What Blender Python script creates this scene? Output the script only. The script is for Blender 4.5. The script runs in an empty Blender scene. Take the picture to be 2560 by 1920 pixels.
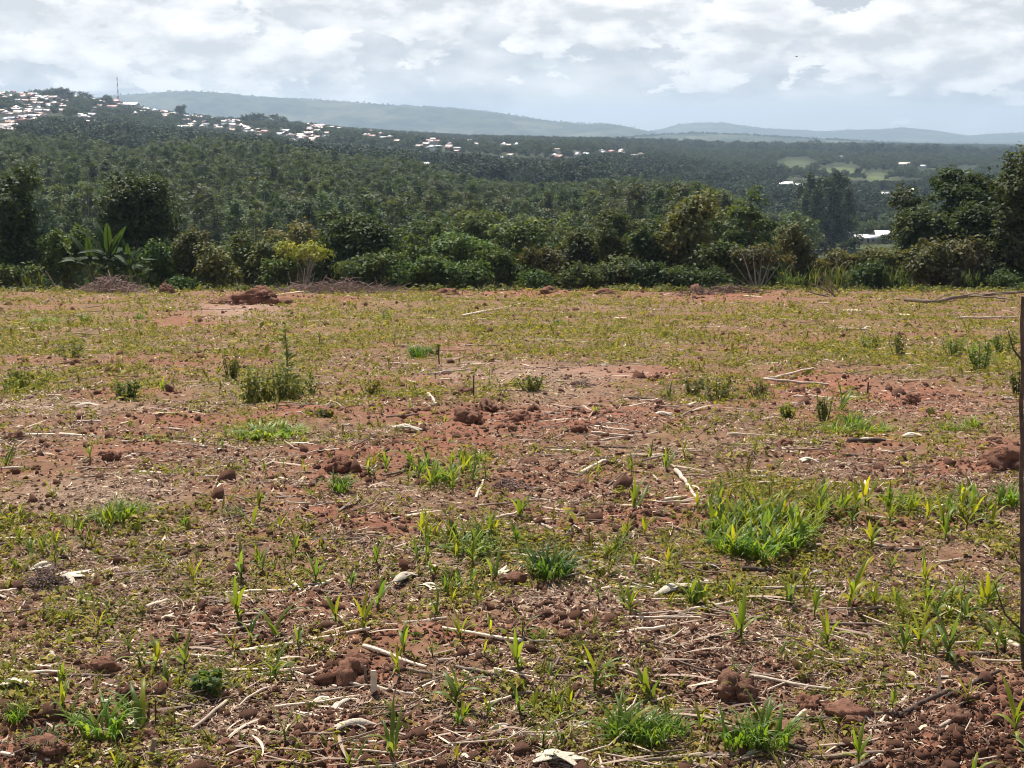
import bpy, math, random
import numpy as np
from mathutils import Vector, Matrix

R = math.radians
scene = bpy.context.scene
COL = scene.collection
rng = np.random.default_rng(7)
random.seed(7)

# ------------------------------------------------------------------ camera, sky, sun, exposure
EYE = 1.65
PITCH = R(10.97)
F = 1300.0                                   # focal length in pixels of a 1024 wide picture
cam_d = bpy.data.cameras.new('camera')
cam_d.sensor_width = 36.0
cam_d.lens = 36.0 * F / 1024.0
cam_d.clip_start = 0.1
cam_d.clip_end = 30000
cam = bpy.data.objects.new('camera', cam_d)
cam.location = (0, 0, EYE)
cam.rotation_euler = (R(90) - PITCH, 0, 0)
COL.objects.link(cam)
scene.camera = cam

SUN_EL, SUN_AZ = R(58), R(-24)               # azimuth from +Y towards +X
sun_dir = Vector((math.sin(SUN_AZ) * math.cos(SUN_EL), math.cos(SUN_AZ) * math.cos(SUN_EL), math.sin(SUN_EL)))
sl = bpy.data.lights.new('sun', 'SUN')
sl.energy = 5.0
sl.angle = R(0.53)
sl.color = (1.0, 0.95, 0.86)
so = bpy.data.objects.new('sun', sl)
so.rotation_euler = (-sun_dir).to_track_quat('-Z', 'Y').to_euler()
so.location = (0, 0, 50)
COL.objects.link(so)

scene.view_settings.view_transform = 'Standard'
scene.view_settings.look = 'None'
scene.view_settings.exposure = 0.55
scene.view_settings.gamma = 1.0
scene.render.engine = 'CYCLES'
cy = scene.cycles
cy.use_denoising = True
cy.max_bounces = 5
cy.diffuse_bounces = 2
cy.glossy_bounces = 2
cy.transmission_bounces = 2
cy.transparent_max_bounces = 6
cy.volume_bounces = 0
cy.filter_width = 1.0
cy.sample_clamp_indirect = 4.0


class NT:
    """small helper for node trees"""
    def __init__(self, tree):
        self.t = tree
        self.n = tree.nodes
        self.l = tree.links

    def new(self, typ, **kw):
        nd = self.n.new(typ)
        for k, v in kw.items():
            setattr(nd, k, v)
        return nd

    def link(self, a, b):
        self.l.new(a, b)

    def _in(self, sock, v):
        if hasattr(v, 'is_output'):
            self.l.new(v, sock)
        else:
            sock.default_value = v

    def math(self, op, a, b=0.0, c=0.0, clamp=False):
        nd = self.new('ShaderNodeMath', operation=op, use_clamp=clamp)
        for i, v in enumerate((a, b, c)):
            self._in(nd.inputs[i], v)
        return nd.outputs[0]

    def vmath(self, op, a, b=(0, 0, 0)):
        nd = self.new('ShaderNodeVectorMath', operation=op)
        self._in(nd.inputs[0], a)
        self._in(nd.inputs[1], b)
        return nd.outputs[0]

    def noise(self, vec, scale, detail=4.0, rough=0.55, dist=0.0, lac=2.0):
        nd = self.new('ShaderNodeTexNoise')
        if vec is not None:
            self.l.new(vec, nd.inputs['Vector'])
        nd.inputs['Scale'].default_value = scale
        nd.inputs['Detail'].default_value = detail
        nd.inputs['Roughness'].default_value = rough
        nd.inputs['Lacunarity'].default_value = lac
        nd.inputs['Distortion'].default_value = dist
        return nd.outputs['Fac']

    def mapr(self, v, a, b, c=0.0, d=1.0, smooth=False):
        nd = self.new('ShaderNodeMapRange')
        nd.interpolation_type = 'SMOOTHSTEP' if smooth else 'LINEAR'
        nd.clamp = True
        for i, x in enumerate((v, a, b, c, d)):
            self._in(nd.inputs[i], x)
        return nd.outputs[0]

    def mix(self, f, a, b, typ='RGBA', blend='MIX'):
        nd = self.new('ShaderNodeMix', data_type=typ)
        if typ == 'RGBA':
            nd.blend_type = blend
            i0, i1, o = 6, 7, 2
        else:
            i0, i1, o = 2, 3, 0
        self._in(nd.inputs[0], f)
        self._in(nd.inputs[i0], a)
        self._in(nd.inputs[i1], b)
        return nd.outputs[o]

    def attr(self, name):
        return self.new('ShaderNodeAttribute', attribute_name=name)


def c4(c):
    return (c[0], c[1], c[2], 1.0)


# world: physical sky with a layer of cumulus over it, the same all round
world = bpy.data.worlds.new('World')
scene.world = world
world.use_nodes = True
w = NT(world.node_tree)
w.n.clear()
sky = w.new('ShaderNodeTexSky', sky_type='NISHITA')
sky.sun_disc = False
sky.sun_elevation = SUN_EL
sky.sun_rotation = SUN_AZ
sky.altitude = 1100
sky.air_density = 1.0
sky.dust_density = 0.6
sky.ozone_density = 1.0
tc = w.new('ShaderNodeTexCoord')
D = tc.outputs['Generated']
sep = w.new('ShaderNodeSeparateXYZ')
w.link(D, sep.inputs[0])
el = sep.outputs[2]
# clouds far away are seen from the side and look flattened: stretch sideways near the horizon
stretch = w.new('ShaderNodeMapping')
stretch.inputs['Scale'].default_value = (1.0, 1.0, 2.3)
w.link(D, stretch.inputs[0])
P0 = stretch.outputs[0]
up = w.new('ShaderNodeMapping')
up.inputs['Scale'].default_value = (1.0, 1.0, 2.3)
up.inputs['Location'].default_value = (-0.008, 0.0, 0.030)
w.link(D, up.inputs[0])
P1 = up.outputs[0]
big = w.noise(P0, 3.6, 3.0, 0.5)


def cloud_layer(scale, rough, k_big, k_n, zen, thr0, hz, soft, dark, light, l0, l1, th_amt):
    """cumulus bank: mask and colour; grey where there is more cloud above, white at the tops"""
    a0 = w.noise(P0, scale, 12.0, rough, 0.15)
    a1 = w.noise(P1, scale, 6.0, 0.5, 0.15)
    d0 = w.math('ADD', w.math('MULTIPLY', big, k_big), w.math('MULTIPLY', a0, k_n))
    d1 = w.math('ADD', w.math('MULTIPLY', big, k_big), w.math('MULTIPLY', a1, k_n))
    th = w.mapr(el, 0.09, 0.5, thr0, zen)
    th = w.math('ADD', th, w.mapr(el, hz, 0.010, 0.0, 0.17, True))
    mk = w.mapr(w.math('SUBTRACT', d0, th), -0.01, soft, 0.0, 1.0, True)
    sh = w.mapr(w.math('SUBTRACT', d0, d1), l0, l1, 0.0, 1.0)
    tk = w.mapr(w.math('SUBTRACT', d1, th), 0.03, 0.15, 0.0, 1.0, True)
    sh = w.math('SUBTRACT', sh, w.math('MULTIPLY', tk, th_amt), clamp=True)
    return mk, w.mix(sh, c4(dark), c4(light))


mask, cl = cloud_layer(10.0, 0.62, 0.55, 0.75, 0.76, 0.495, 0.046, 0.09, (0.43, 0.455, 0.485), (0.74, 0.735, 0.73), -0.15, 0.15, 0.24)
mask2, cl2 = cloud_layer(19.0, 0.60, 0.70, 0.62, 0.80, 0.600, 0.062, 0.026, (0.50, 0.515, 0.53), (0.82, 0.81, 0.795), -0.11, 0.09, 0.24)
# thin flat veils low over the horizon
st = w.new('ShaderNodeMapping')
st.inputs['Scale'].default_value = (1.0, 1.0, 9.0)
w.link(D, st.inputs[0])
veil = w.mapr(w.noise(st.outputs[0], 5.0, 5.0, 0.5), 0.36, 0.66, 0.62, 1.0, True)
veil = w.math('MULTIPLY', veil, w.mapr(el, 0.30, 0.03, 0.10, 0.96))
vcol = c4((0.60, 0.622, 0.638))
bg_sky = w.new('ShaderNodeBackground')
w.link(sky.outputs[0], bg_sky.inputs[0])
bg_sky.inputs[1].default_value = 0.07
bg_veil = w.new('ShaderNodeBackground')
bg_veil.inputs[0].default_value = vcol
bg_cl = w.new('ShaderNodeBackground')
w.link(cl, bg_cl.inputs[0])
m1 = w.new('ShaderNodeMixShader')
w.link(veil, m1.inputs[0]); w.link(bg_sky.outputs[0], m1.inputs[1]); w.link(bg_veil.outputs[0], m1.inputs[2])
m2 = w.new('ShaderNodeMixShader')
w.link(w.math('MULTIPLY', mask, 0.97), m2.inputs[0]); w.link(m1.outputs[0], m2.inputs[1]); w.link(bg_cl.outputs[0], m2.inputs[2])
bg_c2 = w.new('ShaderNodeBackground')
w.link(cl2, bg_c2.inputs[0])
m3 = w.new('ShaderNodeMixShader')
w.link(w.math('MULTIPLY', mask2, 0.92), m3.inputs[0]); w.link(m2.outputs[0], m3.inputs[1]); w.link(bg_c2.outputs[0], m3.inputs[2])
wo = w.new('ShaderNodeOutputWorld')
w.link(m3.outputs[0], wo.inputs[0])


# ------------------------------------------------------------------ projection helpers (picture coordinates are 2212 x 1659)
K = 1024.0 / 2212.0
CP, SP = math.cos(PITCH), math.sin(PITCH)


def ray(dx, dy):
    """unit-Y ray of a picture point: (x/y, z/y)"""
    px, py = dx * K, dy * K
    a, b = (px - 512) / F, (384 - py) / F
    # camera axes: right = X, up = (0, SP, CP), forward = (0, CP, -SP)
    y = CP + b * SP
    z = -SP + b * CP
    return a / y, z / y


def to_pic(x, y, z):
    z = z - EYE
    f = y * CP - z * SP
    u = y * SP + z * CP
    f = np.maximum(f, 1e-3)
    return (512 + F * x / f) / K, (384 - F * u / f) / K


# ------------------------------------------------------------------ terrain
_Y = np.array([-100, 0, 4, 6, 8, 10.5, 15, 25, 40, 60, 64, 70, 75], float)
_Z = np.array([0.0, 0, -0.01, -0.09, -0.235, -0.47, -0.945, -1.98, -3.53, -5.62, -6.1, -7.2, -8.2], float)
_LY = np.array([75, 110, 160, 230, 320, 480, 700, 1000, 1350, 1700, 2200, 3500, 9600], float)
_A = np.array([-0.40, -0.2, 0.0, 0.2, 0.4])
_T = np.array([
    [-8.2, -8.2, -8.2, -8.2, -8.2],
    [-13, -13, -13, -11.5, -10.5],
    [-20, -21, -21.5, -16, -13],
    [-20, -21, -24, -21, -17],
    [-17, -19, -25, -29, -26.5],
    [-11, -13, -23, -34, -37],
    [-3, -12, -19, -34, -39],
    [18, -3, -15, -30, -33],
    [44, 10, -10, -25, -31],
    [38, 2, -14, -27, -34],
    [0, -12, -22, -33, -38],
    [-33, -36, -40, -42, -44],
    [-42, -43, -44, -45, -46]], float)


def smooth_interp(t, xs, n):
    i = np.clip(np.searchsorted(xs, t, side='right') - 1, 0, len(xs) - 2)
    f = np.clip((t - xs[i]) / (xs[i + 1] - xs[i]), 0, 1)
    return i, f


def terrain(x, y):
    x = np.asarray(x, float); y = np.asarray(y, float)
    zn = np.interp(y, _Y, _Z)
    a = np.clip(x / np.maximum(y, 1.0), -0.4, 0.4)
    ly = np.log(np.clip(y, 75, 9600))
    i, f = smooth_interp(ly, np.log(_LY), None)
    j, g = smooth_interp(a, _A, None)
    g = g * g * (3 - 2 * g)
    z = (_T[i, j] * (1 - f) + _T[i + 1, j] * f) * (1 - g) + (_T[i, j + 1] * (1 - f) + _T[i + 1, j + 1] * f) * g
    return np.where(y < 75, zn, z)


def _hash(ix, iy, seed):
    h = (ix * 374761393 + iy * 668265263 + seed * 974634647) & 0xFFFFFFFF
    h = ((h ^ (h >> 13)) * 1274126177) & 0xFFFFFFFF
    h = h ^ (h >> 16)
    return h


def gnoise(x, y, seed=0):
    """gradient noise about -0.7..0.7"""
    x0 = np.floor(x); y0 = np.floor(y)
    fx, fy = x - x0, y - y0
    ix, iy = x0.astype(np.int64), y0.astype(np.int64)
    ux = fx * fx * fx * (fx * (fx * 6 - 15) + 10)
    uy = fy * fy * fy * (fy * (fy * 6 - 15) + 10)

    def g(dx, dy):
        an = (_hash(ix + dx, iy + dy, seed) & 0xFFFF) * (2 * math.pi / 65536)
        return np.cos(an) * (fx - dx) + np.sin(an) * (fy - dy)
    return (g(0, 0) * (1 - ux) + g(1, 0) * ux) * (1 - uy) + (g(0, 1) * (1 - ux) + g(1, 1) * ux) * uy


def ell(lst, dx, dy, p=1.0):
    """soft ellipses in picture space, max blended"""
    out = np.zeros_like(dx)
    for e in lst:
        cx, cy_, rx, ry = e[:4]
        s = e[4] if len(e) > 4 else 1.0
        d = np.sqrt(((dx - cx) / rx) ** 2 + ((dy - cy_) / ry) ** 2)
        out = np.maximum(out, s * np.clip(1.35 - d, 0, 1) ** p)
    return np.clip(out, 0, 1)


# places where the red subsoil is turned up, seen on the photograph
RED = [(520, 655, 110, 22), (430, 690, 120, 22, .7), (1200, 905, 260, 40), (1000, 900, 260, 26, .8), (1240, 1330, 180, 60, .8), (1750, 835, 150, 40),
       (1970, 860, 150, 35, .9), (2110, 1600, 190, 110), (1600, 1470, 150, 50, .8), (380, 785, 110, 25, .7), (770, 1460, 90, 45), (1180, 632, 260, 12),
       (1560, 640, 200, 14, .8), (480, 1340, 160, 45, .6), (1180, 1040, 200, 40, .6), (700, 1300, 120, 40, .5), (1940, 1030, 160, 40, .5), (1450, 1110, 120, 25, .4),
       (1450, 1400, 200, 70, .5), (250, 980, 260, 30, .35), (2150, 980, 70, 30, .8), (660, 645, 200, 14, .7), (960, 633, 80, 10, .8), (120, 655, 160, 15, .4)]
# bare trodden ground
BARE = [(200, 1080, 190, 40, .8), (1150, 810, 260, 22, .8), (560, 1570, 170, 35, .8), (1240, 1310, 150, 45, .8), (520, 675, 120, 25, .8), (1200, 850, 120, 30, .4), (100, 880, 200, 14, .7)]
# low green weeds
GREEN = [(100, 750, 260, 60, .7), (60, 830, 90, 38, .9), (560, 820, 150, 70, .85), (620, 770, 80, 60, .8), (900, 700, 320, 45, .65), (1250, 720, 300, 55, .6), (2090, 775, 170, 60, 1), (1860, 760, 240, 50, .75),
         (280, 845, 60, 32, .8), (800, 850, 150, 28, .7), (1150, 848, 110, 30, .7), (1540, 850, 130, 50, .6), (500, 650, 300, 20, .3), (150, 690, 200, 30, .6),
         (905, 755, 40, 22, 1), (1840, 930, 150, 35, .7), (2080, 925, 90, 25, .7), (1620, 1140, 160, 100, .9), (1100, 1170, 220, 70, .7), (960, 1020, 110, 40, .6), (230, 1110, 110, 40, .6),
         (1000, 1270, 120, 60, .6), (1850, 1110, 350, 60, .6), (2020, 1350, 150, 100, .45), (80, 1170, 120, 60, .5), (80, 1560, 170, 70, .5), (440, 1490, 120, 30, .7), (1380, 1580, 160, 70, .6),
         (1650, 1590, 120, 60, .6), (250, 1280, 250, 120, .3), (1160, 1530, 120, 50, .5), (1600, 1270, 180, 60, .45), (580, 940, 110, 30, .7), (900, 650, 240, 18, .5), (1230, 650, 200, 20, .5), (1750, 690, 300, 30, .4)]


def patches(x, y):
    """loose irregular areas of bare red earth between the trash"""
    k = 1 + np.clip(y - 6, 0, 40) * .05
    n = gnoise(x / (1.5 * k), y / (.75 * k), 81) * 1.5 + gnoise(x / (.6 * k), y / (.34 * k), 82) * .8 + gnoise(x / .21, y / .15, 83) * .35
    return np.clip((n - .12) * 1.9, 0, 1)


def micro(x, y, fine=True):
    """the tilled surface: clods, hoe marks, footprints"""
    dx, dy = to_pic(x, y, terrain(x, y))
    red = np.maximum(ell(RED, dx, dy), .72 * patches(x, y) * np.clip((64 - y) / 6, 0, 1) * np.clip(1.15 - (y - 7) / 22, .3, 1))
    bare = ell(BARE, dx, dy)
    amp = 0.75 + 0.9 * red - 0.55 * bare
    z = 0.055 * gnoise(x / 1.7, y / 1.1, 1) + 0.035 * gnoise(x / .62, y / .42, 2) * amp
    n3 = gnoise(x / .23, y / .17, 3)
    z += (0.030 * np.maximum(n3, -.1) + 0.012 * gnoise(x / .11, y / .09, 4)) * amp
    if fine:
        n5 = gnoise(x / .052, y / .045, 5)
        z += (0.010 * np.abs(n5) + 0.0045 * gnoise(x / .024, y / .022, 6)) * amp
    # larger heaving farther down the slope
    z += np.clip((y - 9) / 20, 0, 1) * (0.16 * gnoise(x / 5.1, y / 3.4, 8) + 0.10 * gnoise(x / 1.5, y / .9, 9) * amp)
    return z * np.clip((66 - y) / 4, 0, 1), red, bare


def height(x, y):
    x = np.atleast_1d(np.asarray(x, float)); y = np.atleast_1d(np.asarray(y, float))
    return terrain(x, y) + micro(x, y, False)[0]


def ground_at(dx, dy, y0=1.5, y1=66.0):
    """where a picture point meets the field"""
    a, s = ray(dx, dy)
    ys = np.geomspace(y0, y1, 900)
    zz = EYE + s * ys - terrain(a * ys, ys)
    k = np.argmax(zz < 0) if (zz < 0).any() else len(ys) - 1
    if k > 0 and zz[k] < 0:
        t = zz[k - 1] / (zz[k - 1] - zz[k])
        y = ys[k - 1] + t * (ys[k] - ys[k - 1])
    else:
        y = ys[k]
    x = a * y
    return float(x), float(y), float(height(x, y)[0])


def px_size(y, z=None):
    """metres per picture unit (2212 wide) at distance y"""
    z = terrain(0.0, y) if z is None else z
    return float((y * CP - (z - EYE) * SP) * K / F)


# ------------------------------------------------------------------ mesh building
class MB:
    def __init__(self):
        self.v, self.f4, self.f3, self.m4, self.m3, self.t = [], [], [], [], [], []
        self.n = 0

    def add(self, v, f, mat=0, tint=0.5):
        v = np.asarray(v, float).reshape(-1, 3)
        f = np.asarray(f, int)
        self.v.append(v)
        t = np.full(len(v), tint) if np.isscalar(tint) else np.asarray(tint, float)
        self.t.append(t)
        if f.shape[1] == 4:
            self.f4.append(f + self.n); self.m4.append(np.full(len(f), mat))
        else:
            self.f3.append(f + self.n); self.m3.append(np.full(len(f), mat))
        self.n += len(v)
        return self

    def mesh(self, name, mats, smooth=False):
        me = bpy.data.meshes.new(name)
        v = np.concatenate(self.v)
        parts, mi = [], []
        if self.f4:
            a = np.concatenate(self.f4); parts.append((a, 4)); mi.append(np.concatenate(self.m4))
        if self.f3:
            a = np.concatenate(self.f3); parts.append((a, 3)); mi.append(np.concatenate(self.m3))
        loops = np.concatenate([a.ravel() for a, k in parts])
        tot = np.concatenate([np.full(len(a), k) for a, k in parts])
        start = np.concatenate([[0], np.cumsum(tot)[:-1]])
        me.vertices.add(len(v)); me.loops.add(len(loops)); me.polygons.add(len(tot))
        me.vertices.foreach_set('co', v.ravel().astype(np.float32))
        me.loops.foreach_set('vertex_index', loops.astype(np.int32))
        me.polygons.foreach_set('loop_start', start.astype(np.int32))
        me.polygons.foreach_set('material_index', np.concatenate(mi).astype(np.int32))
        if smooth:
            me.polygons.foreach_set('use_smooth', np.ones(len(tot), bool))
        at = me.attributes.new('tint', 'FLOAT', 'POINT')
        at.data.foreach_set('value', np.concatenate(self.t).astype(np.float32))
        for m in mats:
            me.materials.append(m)
        me.update(calc_edges=True)
        me.validate()
        return me


def tube(mb, path, rad, k=6, mat=0, tint=0.5, cap=True):
    path = np.asarray(path, float); n = len(path)
    rad = np.full(n, rad) if np.isscalar(rad) else np.asarray(rad, float)
    tan = np.gradient(path, axis=0)
    tan /= np.linalg.norm(tan, axis=1)[:, None] + 1e-9
    ref = np.array([0, 0, 1.0]) if abs(tan[0][2]) < 0.9 else np.array([1.0, 0, 0])
    a = np.cross(tan, ref); a /= np.linalg.norm(a, axis=1)[:, None] + 1e-9
    b = np.cross(tan, a)
    th = np.arange(k) * 2 * math.pi / k
    v = path[:, None, :] + rad[:, None, None] * (np.cos(th)[None, :, None] * a[:, None, :] + np.sin(th)[None, :, None] * b[:, None, :])
    f = []
    for i in range(n - 1):
        for j in range(k):
            j2 = (j + 1) % k
            f.append((i * k + j, i * k + j2, (i + 1) * k + j2, (i + 1) * k + j))
    base = mb.n
    mb.add(v.reshape(-1, 3), f, mat, tint)
    if cap:
        vv = np.concatenate([v[0], [path[0]], v[-1], [path[-1]]])
        ff = [((j + 1) % k, j, k) for j in range(k)] + [(k + 1 + j, k + 1 + (j + 1) % k, 2 * k + 1) for j in range(k)]
        mb.add(vv, ff, mat, tint)
    return mb


def unit(v):
    return v / (np.linalg.norm(v, axis=-1, keepdims=True) + 1e-9)


def leaves(mb, r, cen, out, size, aspect=0.5, upw=0.5, rnd=0.8, droop=0.3, mat=0, tint=None, fold=0.15):
    """leaf shaped rhombs: base, side, tip, side"""
    n = len(cen)
    if n == 0:
        return
    nor = unit(out * 0.6 + np.array([0, 0, upw]) + r.normal(0, rnd, (n, 3)) * 0.6)
    L = r.normal(0, 1, (n, 3)); L[:, 2] -= droop
    L = unit(L - nor * np.sum(L * nor, 1)[:, None])
    W = np.cross(nor, L)
    s = (size * r.uniform(0.65, 1.3, n))[:, None]
    p0 = cen - L * s * .5
    p2 = cen + L * s * .5 - nor * s * fold
    p1 = cen + W * s * aspect * .5 - L * s * .05 + nor * s * fold * .5
    p3 = cen - W * s * aspect * .5 - L * s * .05 + nor * s * fold * .5
    v = np.stack([p0, p1, p2, p3], 1).reshape(-1, 3)
    f = np.arange(4 * n).reshape(n, 4)
    if tint is None:
        tint = r.uniform(0, 1, n)
    mb.add(v, f, mat, np.repeat(tint, 4))


def crown(mb, r, lobes, ncl, per, size, spread, aspect=0.5, upw=0.5, droop=0.3, mat=0, rmin=0.55, low=-1.0):
    lobes = np.asarray(lobes, float)
    vol = (lobes[:, 3] * lobes[:, 4] * lobes[:, 5]) ** 0.67
    li = r.choice(len(lobes), ncl, p=vol / vol.sum())
    d = unit(r.normal(0, 1, (ncl, 3)))
    d[:, 2] = np.where(d[:, 2] < low, -d[:, 2] * .5, d[:, 2])
    rr = r.uniform(rmin, 1.0, ncl) ** 0.7 * r.uniform(.9, 1.12, ncl)
    lb = lobes[li]
    cc = lb[:, :3] + d * rr[:, None] * lb[:, 3:6]
    ct = r.uniform(0, 1, ncl)
    cen = np.repeat(cc, per, 0) + r.normal(0, spread, (ncl * per, 3)) * np.array([1, 1, .75])
    out = np.repeat(d, per, 0)
    tint = np.clip(np.repeat(ct, per) * .55 + r.uniform(0, 1, ncl * per) * .45, 0, 1)
    leaves(mb, r, cen, out, size, aspect, upw, .8, droop, mat, tint)


def blade(mb, r, base, az, L, W, e0, e1, mat=0, tint=0.5, seg=5, twist=0.0, fold=.25):
    """grass or maize leaf: arching folded strip"""
    s = np.linspace(0, 1, seg + 1)
    e = e0 + (e1 - e0) * s ** 1.3
    azs = az + twist * s
    step = L / seg
    dirs = np.stack([np.cos(e) * np.cos(azs), np.cos(e) * np.sin(azs), np.sin(e)], 1)
    mid = np.asarray(base, float) + np.concatenate([[[0, 0, 0]], np.cumsum(dirs[:-1] * step, 0)])
    side = np.stack([-np.sin(azs), np.cos(azs), np.zeros_like(azs)], 1)
    nor = np.cross(dirs, side)
    wd = W * np.clip(0.35 + 1.9 * s, 0, 1) * (1 - s ** 2.2) + W * .04
    lft = mid + side * wd[:, None] * .5 + nor * (-wd[:, None] * fold)
    rgt = mid - side * wd[:, None] * .5 + nor * (-wd[:, None] * fold)
    v = np.stack([lft, mid, rgt], 1).reshape(-1, 3)
    f = []
    for i in range(seg):
        o = i * 3
        f += [(o, o + 1, o + 4, o + 3), (o + 1, o + 2, o + 5, o + 4)]
    mb.add(v, f, mat, tint)


# icosphere template
def ico(sub):
    import bmesh
    bm = bmesh.new()
    bmesh.ops.create_icosphere(bm, subdivisions=sub, radius=1)
    v = np.array([x.co[:] for x in bm.verts]); f = np.array([[q.index for q in p.verts] for p in bm.faces])
    bm.free()
    return v, f


ICO = [None, ico(1), ico(2), ico(3), ico(4)]


def n3(q, s, seed):
    x, y, z = q[:, 0] * s, q[:, 1] * s, q[:, 2] * s
    return (gnoise(x + z * .71, y - z * .53, seed) + gnoise(y * 1.07 + x * .37, z * 1.13 - x * .29, seed + 1) + gnoise(z * .93 - y * .41, x * 1.03 + y * .33, seed + 2)) * .75


def lump(mb, r, cen, rad, sub=3, rough=.35, mat=0, flat=.35, tint=0.5, box=0.0):
    """a crumbling clod: broad faces broken by ridged noise"""
    v, f = ICO[sub]
    o = r.uniform(-99, 99, 3)
    if box:
        v = v / (np.max(np.abs(v), 1, keepdims=True) ** box)
    q = v + o
    d = .9 * n3(q, 1.1, 21) - .55 * np.abs(n3(q, 2.4, 31)) + .25
    if sub > 2:
        d = d - .42 * np.abs(n3(q, 5.0, 41)) + .22 * n3(q, 9.0, 51) + .1
    if sub > 3:
        d = d + .16 * n3(q, 18.0, 61)
    p = v * (1 + rough * 1.25 * d)[:, None] * np.asarray(rad)
    p[:, 2] = np.where(p[:, 2] < 0, p[:, 2] * flat, p[:, 2])
    mb.add(p + np.asarray(cen), f, mat, np.clip(tint + d * .5, 0, 1))


# ------------------------------------------------------------------ objects
def ob(name, data, parent=None, loc=(0, 0, 0), rot=(0, 0, 0), sc=(1, 1, 1)):
    o = bpy.data.objects.new(name, data)
    COL.objects.link(o)
    o.location = loc
    o.rotation_euler = rot
    o.scale = (sc, sc, sc) if np.isscalar(sc) else sc
    if parent:
        o.parent = parent
    return o


def tag(o, label, cat, group=None):
    o['label'] = label
    o['category'] = cat
    if group:
        o['group'] = group
    return o


def kind(o, k):
    o['kind'] = k
    return o


# ------------------------------------------------------------------ materials
def new_mat(name):
    m = bpy.data.materials.new(name)
    m.use_nodes = True
    t = NT(m.node_tree)
    t.n.clear()
    out = t.new('ShaderNodeOutputMaterial')
    return m, t, out


def principled(t, col, rough=0.8, spec=0.3, normal=None, metal=0.0):
    b = t.new('ShaderNodeBsdfPrincipled')
    t._in(b.inputs['Base Color'], col)
    t._in(b.inputs['Roughness'], rough)
    t._in(b.inputs['Specular IOR Level'], spec)
    t._in(b.inputs['Metallic'], metal)
    if normal is not None:
        t.link(normal, b.inputs['Normal'])
    return b.outputs[0]


def leaf_mat(name, lo=0.62, hi=1.45, trans=0.35, rough=0.5, spec=0.35, yellow=0.35, rvar=.18):
    """leaf colour comes from the object colour, varied leaf by leaf"""
    m, t, out = new_mat(name)
    oi = t.new('ShaderNodeObjectInfo')
    ti = t.attr('tint').outputs['Fac']
    k = t.mapr(ti, 0, 1, lo, hi)
    k = t.math('MULTIPLY', k, t.mapr(oi.outputs['Random'], 0, 1, 1 - rvar, 1 + rvar))
    kk = t.new('ShaderNodeCombineXYZ')
    t.link(t.math('MULTIPLY', k, t.mapr(ti, .4, 1, 1.0, 1 + yellow)), kk.inputs[0])
    t.link(k, kk.inputs[1])
    t.link(t.math('MULTIPLY', k, t.mapr(ti, .4, 1, 1.0, 1 - yellow * .4)), kk.inputs[2])
    col = t.mix(1.0, oi.outputs['Color'], kk.outputs[0], blend='MULTIPLY')
    p = principled(t, col, rough, spec)
    tr = t.new('ShaderNodeBsdfTranslucent')
    tcol = t.mix(1.0, col, c4((1.5, 1.45, .55)), blend='MULTIPLY')
    t.link(tcol, tr.inputs[0])
    ms = t.new('ShaderNodeMixShader')
    ms.inputs[0].default_value = trans
    t.link(p, ms.inputs[1]); t.link(tr.outputs[0], ms.inputs[2])
    t.link(ms.outputs[0], out.inputs[0])
    return m


M_LEAF = leaf_mat('tree leaf', lo=.75, hi=2.1, trans=.28, rough=.6, spec=.12, rvar=.34)
M_BLADE = leaf_mat('maize leaf', lo=.8, hi=1.6, trans=.5, rough=.45, spec=.35, yellow=.5)
M_WEED = leaf_mat('weed leaf', lo=.7, hi=1.7, trans=.4, rough=.6, spec=.15, yellow=.45)


def simple_mat(name, ca, cb, scale=12.0, rough=0.85, spec=0.2, bump=0.0, bscale=60.0, coords='Object', rand=.25):
    m, t, out = new_mat(name)
    tcn = t.new('ShaderNodeTexCoord')
    oi = t.new('ShaderNodeObjectInfo')
    n = t.noise(tcn.outputs[coords], scale, 5, .6)
    f = t.mapr(n, .32, .68)
    col = t.mix(f, c4(ca), c4(cb))
    col = t.mix(1.0, col, t.mix(oi.outputs['Random'], c4((1 - rand,) * 3), c4((1 + rand,) * 3)), blend='MULTIPLY')
    nor = None
    if bump:
        b = t.new('ShaderNodeBump')
        b.inputs['Strength'].default_value = bump
        b.inputs['Distance'].default_value = .02
        t.link(t.noise(tcn.outputs[coords], bscale, 4, .6), b.inputs['Height'])
        nor = b.outputs[0]
    t.link(principled(t, col, rough, spec, nor), out.inputs[0])
    return m


M_BARK = simple_mat('bark', (.10, .075, .055), (.21, .165, .125), 9, bump=.5)
M_PALEBARK = simple_mat('pale bark', (.26, .22, .17), (.40, .35, .28), 5)
M_DEADWOOD = simple_mat('dead wood', (.14, .10, .075), (.30, .225, .17), 14, bump=.4)
M_DARKWOOD = simple_mat('dark dead wood', (.05, .036, .03), (.12, .085, .065), 20, bump=.4)
M_STALK = simple_mat('dry stalk', (.50, .37, .27), (.74, .61, .47), 18, rough=.6, spec=.35, bump=.3, rand=.35)
M_HUSK = simple_mat('dry husk', (.52, .41, .29), (.80, .71, .57), 25, rough=.55, spec=.35, bump=.4)
M_BRUSH = simple_mat('dry brush', (.13, .085, .075), (.30, .21, .175), 10)
M_STEM = simple_mat('green stem', (.10, .14, .04), (.17, .22, .07), 20)


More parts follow.
